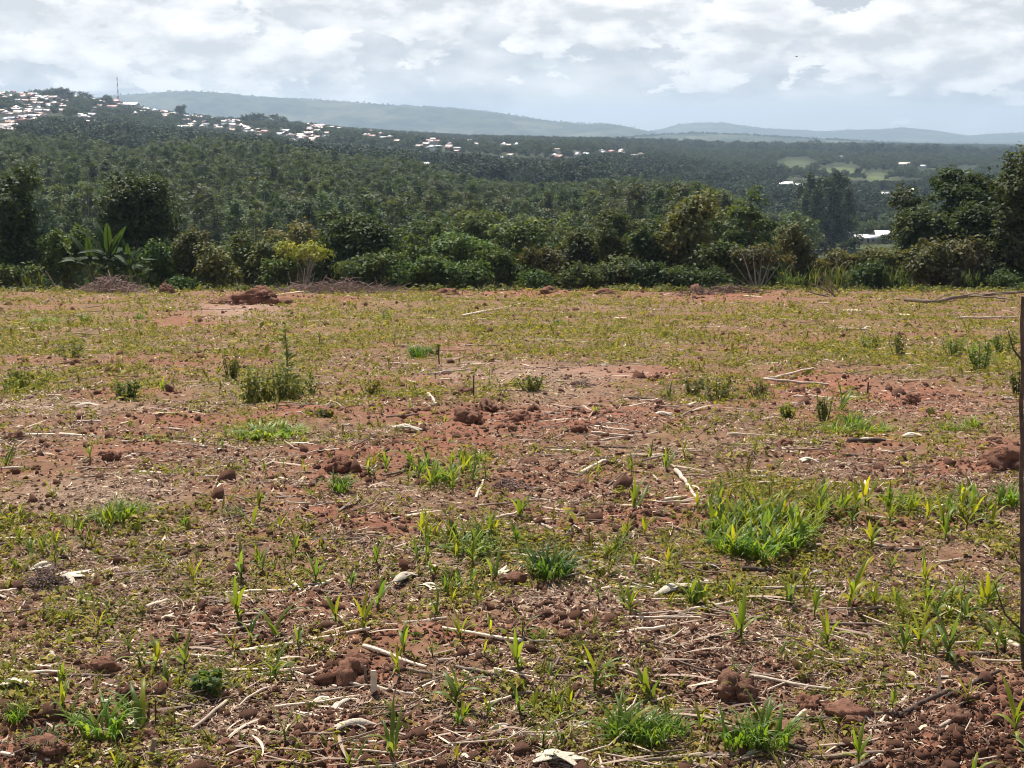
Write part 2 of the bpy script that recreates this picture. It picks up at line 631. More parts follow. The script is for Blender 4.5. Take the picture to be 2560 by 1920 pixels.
def clod_mat():
    m, t, out = new_mat('soil clod')
    tcn = t.new('ShaderNodeTexCoord')
    oi = t.new('ShaderNodeObjectInfo')
    n = t.noise(tcn.outputs['Object'], 26, 6, .65)
    col = t.mix(t.mapr(n, .3, .7), c4((.125, .056, .037)), c4((.280, .138, .090)))
    col = t.mix(t.mapr(oi.outputs['Random'], 0, 1, 0, .5), col, c4((.17, .10, .07)))
    b = t.new('ShaderNodeBump')
    b.inputs['Strength'].default_value = .8
    b.inputs['Distance'].default_value = .015
    t.link(t.noise(tcn.outputs['Object'], 55, 5, .65), b.inputs['Height'])
    t.link(principled(t, col, .95, .1, b.outputs[0]), out.inputs[0])
    return m


M_CLOD = clod_mat()


def soil_mat():
    m, t, out = new_mat('tilled soil')
    geo = t.new('ShaderNodeNewGeometry')
    P = geo.outputs['Position']
    red = t.attr('red').outputs['Fac']
    bare = t.attr('bare').outputs['Fac']
    grn = t.attr('green').outputs['Fac']
    n1 = t.noise(P, .9, 5, .6)
    n2 = t.noise(P, 9, 5, .65)
    n3 = t.noise(P, 60, 4, .65)
    brown = t.mix(t.mapr(n2, .3, .7), c4((.120, .066, .041)), c4((.272, .160, .102)))
    redc = t.mix(t.mapr(n2, .3, .7), c4((.175, .068, .043)), c4((.325, .145, .092)))
    rf = t.math('ADD', t.math('MULTIPLY', red, .95), t.mapr(n1, .42, .72, .05, .5), clamp=True)
    col = t.mix(rf, brown, redc)
    pale = t.mix(t.mapr(n3, .35, .65), c4((.29, .195, .145)), c4((.40, .285, .21)))
    col = t.mix(t.math('MULTIPLY', bare, t.mapr(n1, .3, .6, .35, .85)), col, pale)
    # thin mat of seed leaves and moss between the weeds
    gn = t.mapr(t.noise(P, 20, 5, .7), .44, .60)
    gcol = t.mix(t.mapr(n3, .35, .65), c4((.100, .112, .028)), c4((.240, .228, .068)))
    col = t.mix(t.math('MULTIPLY', gn, t.math('MULTIPLY', t.math('ADD', t.math('MULTIPLY', grn, .70), .15), t.mapr(red, 0, .8, 1, .25))), col, gcol)
    # chaff trodden into the surface
    vo = t.new('ShaderNodeTexVoronoi')
    vo.inputs['Scale'].default_value = 48
    t.link(P, vo.inputs['Vector'])
    ch = t.math('MULTIPLY', t.mapr(vo.outputs['Distance'], .28, .16), t.mapr(t.noise(P, 14, 3, .6), .48, .6))
    col = t.mix(t.math('MULTIPLY', ch, t.mapr(red, 0, 1, .75, .3)), col, c4((.44, .31, .20)))
    b = t.new('ShaderNodeBump')
    b.inputs['Strength'].default_value = 1.0
    b.inputs['Distance'].default_value = .012
    h = t.math('ADD', t.noise(P, 38, 5, .7), t.math('MULTIPLY', ch, .35))
    t.link(h, b.inputs['Height'])
    t.link(principled(t, col, .95, .1, b.outputs[0]), out.inputs[0])
    return m


M_SOIL = soil_mat()


def land_mat():
    """valley and far country: scrub under the trees, pasture where marked"""
    m, t, out = new_mat('valley land')
    geo = t.new('ShaderNodeNewGeometry')
    P = geo.outputs['Position']
    mead = t.attr('meadow').outputs['Fac']
    n1 = t.noise(P, .012, 6, .65)
    n2 = t.noise(P, .09, 5, .65)
    col = t.mix(t.mapr(n2, .35, .65), c4((.030, .040, .018)), c4((.075, .085, .038)))
    col = t.mix(t.mapr(n1, .52, .66, 0, .6), col, c4((.10, .095, .05)))
    g = t.mix(t.mapr(n2, .3, .7), c4((.085, .115, .040)), c4((.15, .175, .070)))
    col = t.mix(t.math('MULTIPLY', mead, t.mapr(n2, .25, .5, .6, 1.0)), col, g)
    b = t.new('ShaderNodeBump')
    b.inputs['Strength'].default_value = .8
    b.inputs['Distance'].default_value = 3
    t.link(t.noise(P, .12, 5, .7), b.inputs['Height'])
    t.link(principled(t, col, .95, .1, b.outputs[0]), out.inputs[0])
    return m


M_LAND = land_mat()


# ------------------------------------------------------------------ structure: the field, the valley, the hills
def grid_mesh(name, X, Y, Z, mat, attrs):
    nr, nc = X.shape
    v = np.stack([X, Y, Z], -1).reshape(-1, 3)
    i = np.arange(nr * nc).reshape(nr, nc)
    f = np.stack([i[:-1, :-1], i[:-1, 1:], i[1:, 1:], i[1:, :-1]], -1).reshape(-1, 4)
    mb = MB()
    mb.add(v, f)
    me = mb.mesh(name, [mat], True)
    for k, a in attrs.items():
        at = me.attributes.new(k, 'FLOAT', 'POINT')
        at.data.foreach_set('value', np.asarray(a, float).ravel().astype(np.float32))
    return me


py = np.arange(812, 286, -1.15)
yt = np.geomspace(1.2, 60.2, 4000)
dep = (EYE - terrain(np.zeros_like(yt), yt)) / yt                     # falls with distance
want = np.tan(PITCH + np.arctan((py - 384) / F))
rows = np.interp(want, dep[::-1], yt[::-1])
rows = np.unique(np.concatenate([[-80, -50, -25, -10, -4, -1, .8, 1.8, 2.3], rows[rows > 2.5], np.linspace(60, 70, 26)]))
fine_c = np.linspace(-.56, .56, 900)
out_c = np.geomspace(.60, 22, 14)
cols = np.concatenate([-out_c[::-1], fine_c, out_c])
Yg, Ug = np.meshgrid(rows, cols, indexing='ij')
Xg = Ug * np.maximum(Yg + 3, 4)
mz, redm, barem = micro(Xg, Yg)
Zg = terrain(Xg, Yg) + mz
dxg, dyg = to_pic(Xg, np.maximum(Yg, 1.0), Zg)
# beyond the frame the weeds go on in loose patches
wild = np.clip(gnoise(Xg / 3.1, Yg / 2.3, 31) * 1.3, 0, .6)
greenm = np.maximum(ell(GREEN, dxg, dyg), np.where(np.abs(dxg - 1106) > 1250, wild, 0))
kind(ob('field', grid_mesh('field', Xg, Yg, Zg, M_SOIL, {'red': redm, 'bare': barem, 'green': greenm})), 'structure')

MEADOW = [(1815, 374, 46, 14, 1), (1895, 383, 38, 10, .95), (2000, 377, 40, 8, .6), (2085, 376, 25, 12, .8), (1720, 362, 55, 20, .55), (1220, 372, 0.1, 0.1, 0)]
ry = np.concatenate([np.linspace(70, 160, 40)[:-1], np.geomspace(160, 9600, 190)])
ac = np.concatenate([-np.geomspace(.6, 1.25, 12)[::-1], np.linspace(-.56, .56, 220), np.geomspace(.6, 1.25, 12)])
Yv, Av = np.meshgrid(ry, ac, indexing='ij')
Xv = Av * (Yv + 3)
Zv = terrain(Xv, Yv)
big_n = gnoise(Xv / 60, Yv / 60, 41) * 1.6 + gnoise(Xv / 230, Yv / 230, 42) * 4
Zv = Zv + big_n * np.clip((Yv - 110) / 400, 0, 1)
dxv, dyv = to_pic(Xv, Yv, Zv)
mead = np.clip(ell(MEADOW, dxv, dyv) * 1.6 - .35 + gnoise(Xv / 42, Yv / 42, 47) * .9, 0, 1) * (ell(MEADOW, dxv, dyv) > 0) * (Yv > 500) * (Yv < 1300)
kind(ob('valley', grid_mesh('valley', Xv, Yv, Zv, M_LAND, {'meadow': mead})), 'structure')


def vz(x, y):
    """height of the valley with its rolling"""
    x = np.asarray(x, float); y = np.asarray(y, float)
    n = gnoise(x / 60, y / 60, 41) * 1.6 + gnoise(x / 230, y / 230, 42) * 4
    return terrain(x, y) + n * np.clip((y - 110) / 400, 0, 1)


def hill(Y0, depth, pts, foot, seed):
    """a ridge whose skyline follows pts (picture x, y)"""
    xs = np.array([p[0] for p in pts], float); yy = np.array([p[1] for p in pts], float)
    aa = np.array([ray(x, y) for x, y in pts])
    u = np.linspace(aa[0, 0], aa[-1, 0], 420)
    s = np.interp(u, aa[:, 0], aa[:, 1])
    t = np.linspace(-1, 1, 60)
    U, Tt = np.meshgrid(u, t, indexing='xy')
    Yh = Y0 + Tt * depth
    Xh = U * Y0 * (1 + .0 * Tt) + gnoise(U * 9, Tt * 2, seed + 5) * 60
    top = EYE + np.interp(U, u, s) * Y0
    prof = np.exp(-(Tt * 1.75) ** 2)
    prof = (prof - prof.min()) / (prof.max() - prof.min())
    z = foot + (top - foot) * prof
    z += (gnoise(U * 22, Tt * 4, seed) * 14 + gnoise(U * 60, Tt * 9, seed + 1) * 6) * prof * (1 - prof) * 2.2
    z += (gnoise(U * 330, Tt * 33, seed + 2) * 3.5 + np.abs(gnoise(U * 800, Tt * 50, seed + 3)) * 4.5) * np.clip(prof * 1.5, 0, 1)
    return grid_mesh('hill', Xh, Yh, z, M_HILL, {'meadow': np.zeros_like(z)})


def hill_mat():
    m, t, out = new_mat('far hillside')
    geo = t.new('ShaderNodeNewGeometry')
    P = geo.outputs['Position']
    n1 = t.noise(P, .0035, 8, .7)
    n2 = t.noise(P, .016, 6, .75)
    col = t.mix(t.mapr(n2, .40, .60), c4((.016, .028, .016)), c4((.080, .092, .048)))
    col = t.mix(t.mapr(n1, .50, .60, 0, .8), col, c4((.15, .145, .085)))
    t.link(principled(t, col, .95, .1), out.inputs[0])
    return m


M_HILL = hill_mat()
kind(ob('hill', hill(5200, 900, [(-420, 290), (-100, 262), (60, 238), (180, 216), (260, 207), (330, 203), (385, 198), (430, 199), (470, 201), (560, 210), (640, 214), (700, 217), (780, 223), (860, 229), (940, 232), (1000, 236),
     (1080, 245), (1180, 262), (1240, 268), (1300, 268), (1340, 274), (1390, 284), (1480, 300), (1560, 312)], -46, 51)), 'structure')
kind(ob('hill', hill(7400, 900, [(1180, 316), (1290, 298), (1390, 286), (1430, 280), (1470, 269), (1510, 266), (1570, 266), (1610, 272), (1660, 278), (1700, 280), (1780, 284), (1830, 281), (1900, 280), (1930, 279), (1948, 276), (1965, 278),
     (2010, 282), (2060, 291), (2090, 295), (2140, 290), (2212, 287), (2330, 284), (2500, 296), (2700, 312)], -47, 61)), 'structure')
kind(ob('hill', hill(3900, 500, [(1150, 318), (1300, 303), (1420, 293), (1500, 290), (1620, 293), (1700, 298), (1820, 305), (1960, 312), (2100, 318)], -44, 71)), 'structure')

# air between here and the hills
zlow = min(min(v.co.z for v in o.data.vertices) for o in COL.objects if o.type == 'MESH' and o.name.split('.')[0] in ('valley', 'hill'))
HX, HY0, HY1, HZ0, HZ1 = 13000, -95, 10100, zlow - 1.0, 172
bm_ = MB()
bm_.add([(-HX, HY0, HZ0), (HX, HY0, HZ0), (HX, HY1, HZ0), (-HX, HY1, HZ0), (-HX, HY0, HZ1), (HX, HY0, HZ1), (HX, HY1, HZ1), (-HX, HY1, HZ1)],
        [(0, 3, 2, 1), (4, 5, 6, 7), (0, 1, 5, 4), (1, 2, 6, 5), (2, 3, 7, 6), (3, 0, 4, 7)])
m, t, out = new_mat('air')
pv = t.new('ShaderNodeVolumePrincipled')
pv.inputs['Color'].default_value = (.61, .79, 1.0, 1)
pv.inputs['Density'].default_value = 1.5e-4
pv.inputs['Anisotropy'].default_value = .25
t.link(pv.outputs[0], out.inputs['Volume'])
kind(ob('haze', bm_.mesh('haze', [m])), 'stuff')


# ------------------------------------------------------------------ instanced stuff
def instancer(name, pts, rot, scl, idx, protos, color=(1, 1, 1, 1)):
    """one object that stands many small copies of the proto meshes on its points"""
    me = bpy.data.meshes.new(name)
    n = len(pts)
    me.vertices.add(n)
    me.vertices.foreach_set('co', np.asarray(pts, np.float32).ravel())
    a = me.attributes.new('rot', 'FLOAT_VECTOR', 'POINT'); a.data.foreach_set('vector', np.asarray(rot, np.float32).ravel())
    a = me.attributes.new('scl', 'FLOAT', 'POINT'); a.data.foreach_set('value', np.asarray(scl, np.float32))
    a = me.attributes.new('idx', 'INT', 'POINT'); a.data.foreach_set('value', np.asarray(idx, np.int32))
    me.update()
    o = ob(name, me)
    ng = bpy.data.node_groups.new(name + ' scatter', 'GeometryNodeTree')
    ng.interface.new_socket('Geometry', in_out='INPUT', socket_type='NodeSocketGeometry')
    ng.interface.new_socket('Geometry', in_out='OUTPUT', socket_type='NodeSocketGeometry')
    N, L = ng.nodes, ng.links
    gi, go = N.new('NodeGroupInput'), N.new('NodeGroupOutput')
    ip = N.new('GeometryNodeInstanceOnPoints')
    g2i = N.new('GeometryNodeGeometryToInstance')
    for p in protos:
        po = bpy.data.objects.new(name + ' piece', p)
        oi = N.new('GeometryNodeObjectInfo')
        oi.inputs['Object'].default_value = po
        L.new(oi.outputs['Geometry'], g2i.inputs[0])

    def na(nm, typ):
        nd = N.new('GeometryNodeInputNamedAttribute'); nd.data_type = typ
        nd.inputs['Name'].default_value = nm
        return nd.outputs['Attribute']
    L.new(gi.outputs[0], ip.inputs['Points'])
    L.new(g2i.outputs[0], ip.inputs['Instance'])
    ip.inputs['Pick Instance'].default_value = True
    L.new(na('idx', 'INT'), ip.inputs['Instance Index'])
    e2r = N.new('FunctionNodeEulerToRotation')
    L.new(na('rot', 'FLOAT_VECTOR'), e2r.inputs[0])
    L.new(e2r.outputs[0], ip.inputs['Rotation'])
    L.new(na('scl', 'FLOAT'), ip.inputs['Scale'])
    L.new(ip.outputs[0], go.inputs[0])
    md = o.modifiers.new('scatter', 'NODES')
    md.node_group = ng
    o.color = color
    kind(o, 'stuff')
    return o


# ------------------------------------------------------------------ houses of the valley and the hill town
M_WALL = None


def objcol_mat(name, rough, spec, metal=0.0, bump=None):
    m, t, out = new_mat(name)
    oi = t.new('ShaderNodeObjectInfo')
    tcn = t.new('ShaderNodeTexCoord')
    n = t.noise(tcn.outputs['Object'], .8, 5, .65)
    col = t.mix(1.0, oi.outputs['Color'], t.mix(t.mapr(n, .3, .7), c4((.78, .76, .74)), c4((1.08,) * 3)), blend='MULTIPLY')
    nor = None
    if bump:
        wv = t.new('ShaderNodeTexWave')
        wv.inputs['Scale'].default_value = bump
        t.link(tcn.outputs['Object'], wv.inputs['Vector'])
        b = t.new('ShaderNodeBump'); b.inputs['Strength'].default_value = .25; b.inputs['Distance'].default_value = .03
        t.link(wv.outputs['Fac'], b.inputs['Height'])
        nor = b.outputs[0]
    t.link(principled(t, col, rough, spec, nor, metal), out.inputs[0])
    return m


M_WALL = objcol_mat('painted plaster', .85, .2)
M_ROOF = objcol_mat('sheet iron', .46, .4, .35, 6)
M_GLASS = simple_mat('window glass', (.02, .025, .03), (.04, .045, .05), 3, .15, .5)


def house_parts(wd, dp, hw, pitch, hip):
    """wall body, roof, door, windows of a house wd wide, dp deep"""
    x, y = wd / 2, dp / 2
    wall = MB()
    gh = y * math.tan(pitch)
    wall.add([(-x, -y, -1.2), (x, -y, -1.2), (x, y, -1.2), (-x, y, -1.2), (-x, -y, hw), (x, -y, hw), (x, y, hw), (-x, y, hw)],
             [(0, 1, 5, 4), (1, 2, 6, 5), (2, 3, 7, 6), (3, 0, 4, 7)])
    if not hip:
        wall.add([(-x, -y, hw), (-x, y, hw), (-x, 0, hw + gh * .97)], [(0, 2, 1)])
        wall.add([(x, -y, hw), (x, y, hw), (x, 0, hw + gh * .97)], [(0, 1, 2)])
    o = .55
    zb = hw - o * math.tan(pitch)
    r = MB()
    rx = (x - y * .9) if hip else x + o
    top = hw + gh + .04
    th = .09
    P = [(-x - o, -y - o, zb), (x + o, -y - o, zb), (x + o, y + o, zb), (-x - o, y + o, zb), (-rx, 0, top), (rx, 0, top)]
    Q = [(a, b, c - th) for a, b, c in P]
    r.add(P + Q, [(0, 1, 5, 4), (2, 3, 4, 5), (6, 10, 11, 7), (8, 11, 10, 9), (0, 6, 7, 1), (1, 7, 8, 2), (2, 8, 9, 3), (3, 9, 6, 0)])
    r.add(P + Q, [(1, 2, 5), (3, 0, 4), (7, 11, 8), (9, 10, 6)])
    pieces = [('wall', wall.mesh('house wall', [M_WALL])), ('roof', r.mesh('house roof', [M_ROOF]))]
    return pieces


def box(mb, lo, hi, mat=0):
    a, b = lo, hi
    v = [(a[0], a[1], a[2]), (b[0], a[1], a[2]), (b[0], b[1], a[2]), (a[0], b[1], a[2]), (a[0], a[1], b[2]), (b[0], a[1], b[2]), (b[0], b[1], b[2]), (a[0], b[1], b[2])]
    mb.add(v, [(0, 3, 2, 1), (4, 5, 6, 7), (0, 1, 5, 4), (1, 2, 6, 5), (2, 3, 7, 6), (3, 0, 4, 7)], mat)


dm = MB(); box(dm, (-.5, -.04, 0), (.5, .03, 2.1)); DOOR = dm.mesh('door', [M_DARKWOOD])
dm = MB(); box(dm, (-.6, -.04, 0), (.6, .03, 1.1)); WINDOW = dm.mesh('window', [M_GLASS])
HOUSES = [((10, 7, 2.7, R(26), False), house_parts(10, 7, 2.7, R(26), False)), ((10, 6, 2.6, R(22), False), house_parts(10, 6, 2.6, R(22), False)),
          ((10, 8, 2.8, R(25), True), house_parts(10, 8, 2.8, R(25), True)), ((10, 5, 2.3, R(18), False), house_parts(10, 5, 2.3, R(18), False))]

PINK = (.46, .36, .34)
WHITE, GREY, CREAM, RED_, RUST, TAN = (.72, .72, .73), (.34, .35, .37), (.52, .46, .41), (.21, .085, .070), (.24, .15, .11), (.50, .42, .34)


def valley_hit(dx, dy, y0=140, y1=1900, lift=3.2):
    a, s = ray(dx, dy)
    ys = np.geomspace(y0, y1, 1500)
    zz = EYE + s * ys - vz(a * ys, ys) - lift
    neg = np.nonzero(zz < 0)[0]
    if not len(neg):
        k = int(np.argmin(zz))
    else:
        k = neg[0]
    y = ys[k]
    return a * y, y


HEDGE_X = [(45, 'the left edge tree'), (140, 'the bush beside the banana'), (245, 'the banana plant'), (310, 'the round dark tree'), (450, 'the olive bush'), (560, 'the coffee coloured shrubs'), (655, 'the yellow leaved shrub'),
           (770, 'the domed dark bush'), (900, 'the vivid green bush'), (1000, 'the middle hedge bushes'), (1150, 'the pale flat topped tree'), (1290, 'the broad dark crowned tree'), (1400, 'the blue green tree'),
           (1490, 'the tall brownish tree'), (1615, 'the tiered tree'), (1740, 'the brownish bush by the roofs'), (1840, 'the glaring roofs'), (1975, 'the thin crowned tree'), (2100, 'the big right hand trees')]


def near_mark(dx, marks):
    return min(marks, key=lambda q: abs(q[0] - dx))[1]


HL = []           # picture boxes of the houses, kept clear of trees in front
# x, y, width, roof, wall, variant
c1 = lambda x, y: (x * .336, 138 + y * .336)
c2 = lambda x, y: (743 + x * .336, 138 + y * .336)
c3 = lambda x, y: (1469 + x * .336, 138 + y * .336)
RAW = []
for x, y, wd in [(30, 210, 40), (70, 203, 30), (145, 195, 30), (205, 190, 55), (240, 212, 34), (345, 212, 66), (350, 245, 44), (185, 280, 52), (105, 275, 34), (115, 305, 30), (100, 335, 34), (150, 352, 46), (210, 330, 34),
                 (250, 290, 30), (300, 292, 30), (90, 385, 32), (40, 405, 30), (28, 385, 26), (590, 320, 30), (550, 332, 26), (700, 232, 36), (930, 268, 50), (880, 262, 40), (1000, 287, 36), (1075, 301, 50),
                 (1040, 275, 30), (1110, 272, 30), (1290, 310, 54), (1350, 320, 36), (1190, 350, 36), (1250, 370, 36), (1328, 380, 46), (1410, 405, 32), (1440, 380, 30), (1500, 388, 34), (1555, 395, 50), (1605, 402, 40),
                 (1665, 408, 32), (1540, 362, 34), (1830, 440, 38), (1930, 448, 36), (1935, 472, 50), (2000, 440, 36), (2055, 393, 60), (2100, 440, 36), (2040, 462, 40), (1990, 412, 34), (2130, 382, 40), (2010, 395, 30),
                 (430, 232, 26), (480, 205, 24), (600, 205, 30), (640, 262, 24), (1150, 290, 28), (1230, 300, 30), (1480, 350, 26), (1700, 430, 26), (560, 190, 26), (170, 230, 26), (300, 225, 26)]:
    RAW.append((*c1(x, y), wd * .336, None))
for x, y, wd in [(175, 428, 34), (180, 455, 50), (235, 442, 34), (290, 433, 60), (345, 487, 44), (420, 440, 40), (445, 452, 44), (485, 520, 34), (565, 528, 60), (605, 518, 46), (675, 520, 46), (600, 492, 40), (645, 462, 30), (700, 466, 40),
                 (745, 472, 44), (660, 440, 26), (1030, 510, 56), (1110, 512, 30), (1375, 538, 28), (1385, 588, 36), (1500, 577, 40), (1560, 570, 36), (1660, 555, 40), (1805, 545, 40), (1800, 572, 30), (1910, 575, 40), (1070, 572, 34),
                 (820, 468, 26), (960, 500, 26), (1190, 655, 22), (730, 530, 24), (540, 460, 26)]:
    RAW.append((*c2(x, y), wd * .336, None))
SPECIAL = [(*c1(742, 245), 30, RED_, CREAM, 2, 'large red hip roofed house on the hill crest under the mast'),
           (*c1(720, 272), 22, RED_, WHITE, 0, 'red roofed house just below the large red hip roof on the hill crest'),
           (*c1(842, 266), 30, WHITE, CREAM, 0, 'long pale roofed house just right of the red roofs below the mast'),
           (*c2(530, 634), 24, WHITE, WHITE, 1, 'lone bright white roofed house in front of the hill town trees'),
           (*c2(1722, 558), 22, RED_, WHITE, 2, 'orange red roofed house among white ones at the middle of the plain'),
           (*c3(682, 762), 26, WHITE, RED_, 0, 'white roofed house with red walls left of the dark conifer clump'),
           (*c3(757, 774), 26, WHITE, RED_, 0, 'white roofed house touching the left side of the dark conifer clump'),
           (*c3(1308, 823), 22, WHITE, CREAM, 1, 'small white roofed house right of the dark conifer clump'),
           (*c3(1498, 808), 14, WHITE, WHITE, 2, 'small white house with a steep roof near the big right hand trees'),
           (*c3(1440, 642), 26, TAN, CREAM, 0, 'tan roofed house at the right end of the green meadows'),
           (*c3(955, 1098), 44, WHITE, CREAM, 0, 'big glaring white roof nearest in the valley, left of its row'),
           (*c3(1035, 1086), 34, WHITE, CREAM, 1, 'second glaring white roof in the near valley row behind the hedge'),
           (*c3(1150, 1083), 17, WHITE, CREAM, 3, 'small glaring roof left of centre in the near valley row'),
           (*c3(1205, 1087), 16, WHITE, CREAM, 3, 'small glaring roof right of centre in the near valley row'),
           (*c3(1308, 1083), 34, WHITE, TAN, 0, 'tilted glaring roof at the right end of the near valley row')]
FAR_ROOFS = [c3(1480, 515), c3(1010, 470), c3(225, 485), c3(620, 492), c3(1035, 590), c3(1940, 560), c2(555, 378), c2(727, 393), c3(1300, 520), c3(1560, 650), c3(1440, 828)]


def tone(c):
    return {WHITE: 'white', GREY: 'grey', CREAM: 'cream', RED_: 'red', RUST: 'rusty', TAN: 'tan', PINK: 'pinkish'}[c]


def place_house(dx, dy, wpx, roof, wall, var, label, group, y=None, detail=False):
    if y is None:
        x, y = valley_hit(dx, dy)
    else:
        x = ray(dx, dy)[0] * y
    z = float(vz(x, y))
    if label is None:
        label = ''
    width = np.clip(wpx * px_size(y, z) * (.64 if dy < 340 and wpx < 20 else 1), 5.0, 26)
    k = width / 10
    dims, pcs = HOUSES[var]
    root = ob('house', None, loc=(x, y, z), rot=(0, 0, float(rng.normal(0, .55 if dy < 340 else .2))), sc=(k, max(.8, k * .95), float(np.clip(k, .85, 1.35))))
    tag(root, label, 'house', group)
    for nm, me in pcs:
        o = ob(nm, me, root)
        o.color = c4(wall if nm == 'wall' else roof)
    if detail:
        hw = dims[1] / 2
        o = ob('door', DOOR, root, (0.3, -hw, 0))
        for xx in (-3, 3.2):
            ob('window', WINDOW, root, (xx, -hw, 1.0))
    HL.append((dx, dy, max(wpx, 8), y))
    return root


for dx, dy, wpx, roof, wall, var, lab in SPECIAL:
    near = dy > 480
    place_house(dx, dy, wpx, roof, wall, var, lab, 'houses among the valley trees', detail=near or wpx > 22)
for q in [q for q in RAW]:
    RAW.append((q[0] - abs(rng.normal(0, 14)), q[1] + rng.normal(0, 5.5) + 1, q[2] * rng.uniform(.65, 1.0), None))
for q in [q for q in RAW if q[0] < 700]:
    RAW.append((q[0] + rng.normal(0, 16), q[1] + rng.normal(2, 6), q[2] * rng.uniform(.5, .85), None))
MARKS_TOWN = [(30, 'far left of town'), (110, 'under the hilltop grove'), (190, 'between grove and mast'), (250, 'just under the mast'), (330, 'right of the mast'),
              (430, 'well right of mast'), (520, 'before the far ridge'), (600, 'below the lower grove'), (680, 'at the hill foot'),
              (790, 'left in foot cluster'), (890, 'middle of foot cluster'), (990, 'right in foot cluster'), (1100, 'right of foot cluster'),
              (1220, 'left of orange roof'), (1330, 'by the orange roof')]
for i, (dx, dy, wpx, _) in enumerate(RAW):
    roof = [WHITE, GREY, PINK, TAN, CREAM, TAN, RUST, PINK, RED_, GREY][int(rng.integers(0, 10))]
    wall = [CREAM, WHITE, TAN, RUST][int(rng.integers(0, 4))]
    mk = min(MARKS_TOWN, key=lambda q: abs(q[0] - dx))
    line = float(np.interp(dx, [0, 250, 500, 700, 1000, 1400], [222, 225, 262, 288, 302, 325]))
    band = 'upper' if dy < line - 6 else ('lower' if dy > line + 14 else 'middle')
    size = 'small' if wpx < 11.5 else ('long' if wpx > 16 else 'medium')
    place_house(dx, dy, wpx, roof, wall, int(rng.integers(0, 4)), f'{size} {tone(roof)} roofed house with {tone(wall)} walls, {band} tier, {mk[1]}', 'houses of the hill town')
for dx, dy in FAR_ROOFS:
    place_house(dx, dy, 7, WHITE, WHITE, 1, 'tiny bright roof on the far hazy plain above ' + near_mark(dx, HEDGE_X), 'specks of roofs on the far plain', y=min(valley_hit(dx, dy, 300, 3600)[1], 3300))

HLa = np.array(HL)


def hides_house(x, y, z0, z1, wd):
    ax, ay0 = to_pic(x, y, z0); _, ay1 = to_pic(x, y, z1)
    hw = wd / 2 / px_size(y, z0)
    return bool(np.any((np.abs(HLa[:, 0] - ax) < HLa[:, 2] * .45 + hw * .8) & (ay1 < HLa[:, 1] - .5) & (ay0 > HLa[:, 1] - 9) & (y < HLa[:, 3] + 4)))


# communication masts
def mast(name, dx, ytop, y, hgt_px, wbase, label):
    a, s = ray(dx, ytop + hgt_px)
    x = a * y
    zb = EYE + s * y
    zt = EYE + ray(dx, ytop)[1] * y
    H = zt - zb
    mR = simple_mat('red mast paint', (.45, .10, .08), (.5, .13, .1), 1)
    mW = simple_mat('white mast paint', (.62, .62, .62), (.72, .72, .72), 1)
    root = ob(name, None, loc=(x, y, zb - 2))
    tag(root, label, 'mast')
    bands = 7
    for b in range(bands):
        mb = MB()
        z0, z1 = b / bands * (H + 2), (b + 1) / bands * (H + 2)
        f0, f1 = 1 - .72 * b / bands, 1 - .72 * (b + 1) / bands
        cs = [(-1, -1), (1, -1), (1, 1), (-1, 1)]
        for i in range(4):
            p, q = cs[i], cs[(i + 1) % 4]
            A0 = (p[0] * wbase * f0, p[1] * wbase * f0, z0); A1 = (p[0] * wbase * f1, p[1] * wbase * f1, z1)
            B0 = (q[0] * wbase * f0, q[1] * wbase * f0, z0); B1 = (q[0] * wbase * f1, q[1] * wbase * f1, z1)
            tube(mb, [A0, A1], wbase * .13, 4); tube(mb, [A0, B1], wbase * .07, 4); tube(mb, [B0, A1], wbase * .07, 4); tube(mb, [A1, B1], wbase * .07, 4)
        ob('lattice_section', mb.mesh('lattice section', [mR if b % 2 == 0 else mW]), root)
    mb = MB()
    tube(mb, [(0, 0, H + 2), (0, 0, (H + 2) * 1.06)], wbase * .12, 4)
    for az in (0, 2.1, 4.2):
        box(mb, (math.cos(az) * wbase * .6 - wbase * .16, math.sin(az) * wbase * .6 - wbase * .16, H - .6), (math.cos(az) * wbase * .6 + wbase * .16, math.sin(az) * wbase * .6 + wbase * .16, H + 1.6))
    ob('antenna', mb.mesh('antenna', [mW]), root)


mast('radio_mast', 255, 166, 1335, 44, .62, 'red and white lattice mast rising from the town on the left hill')
mast('radio_mast', 461, 184, 5190, 17, 1.0, 'faint thin mast on the crest of the far blue ridge')

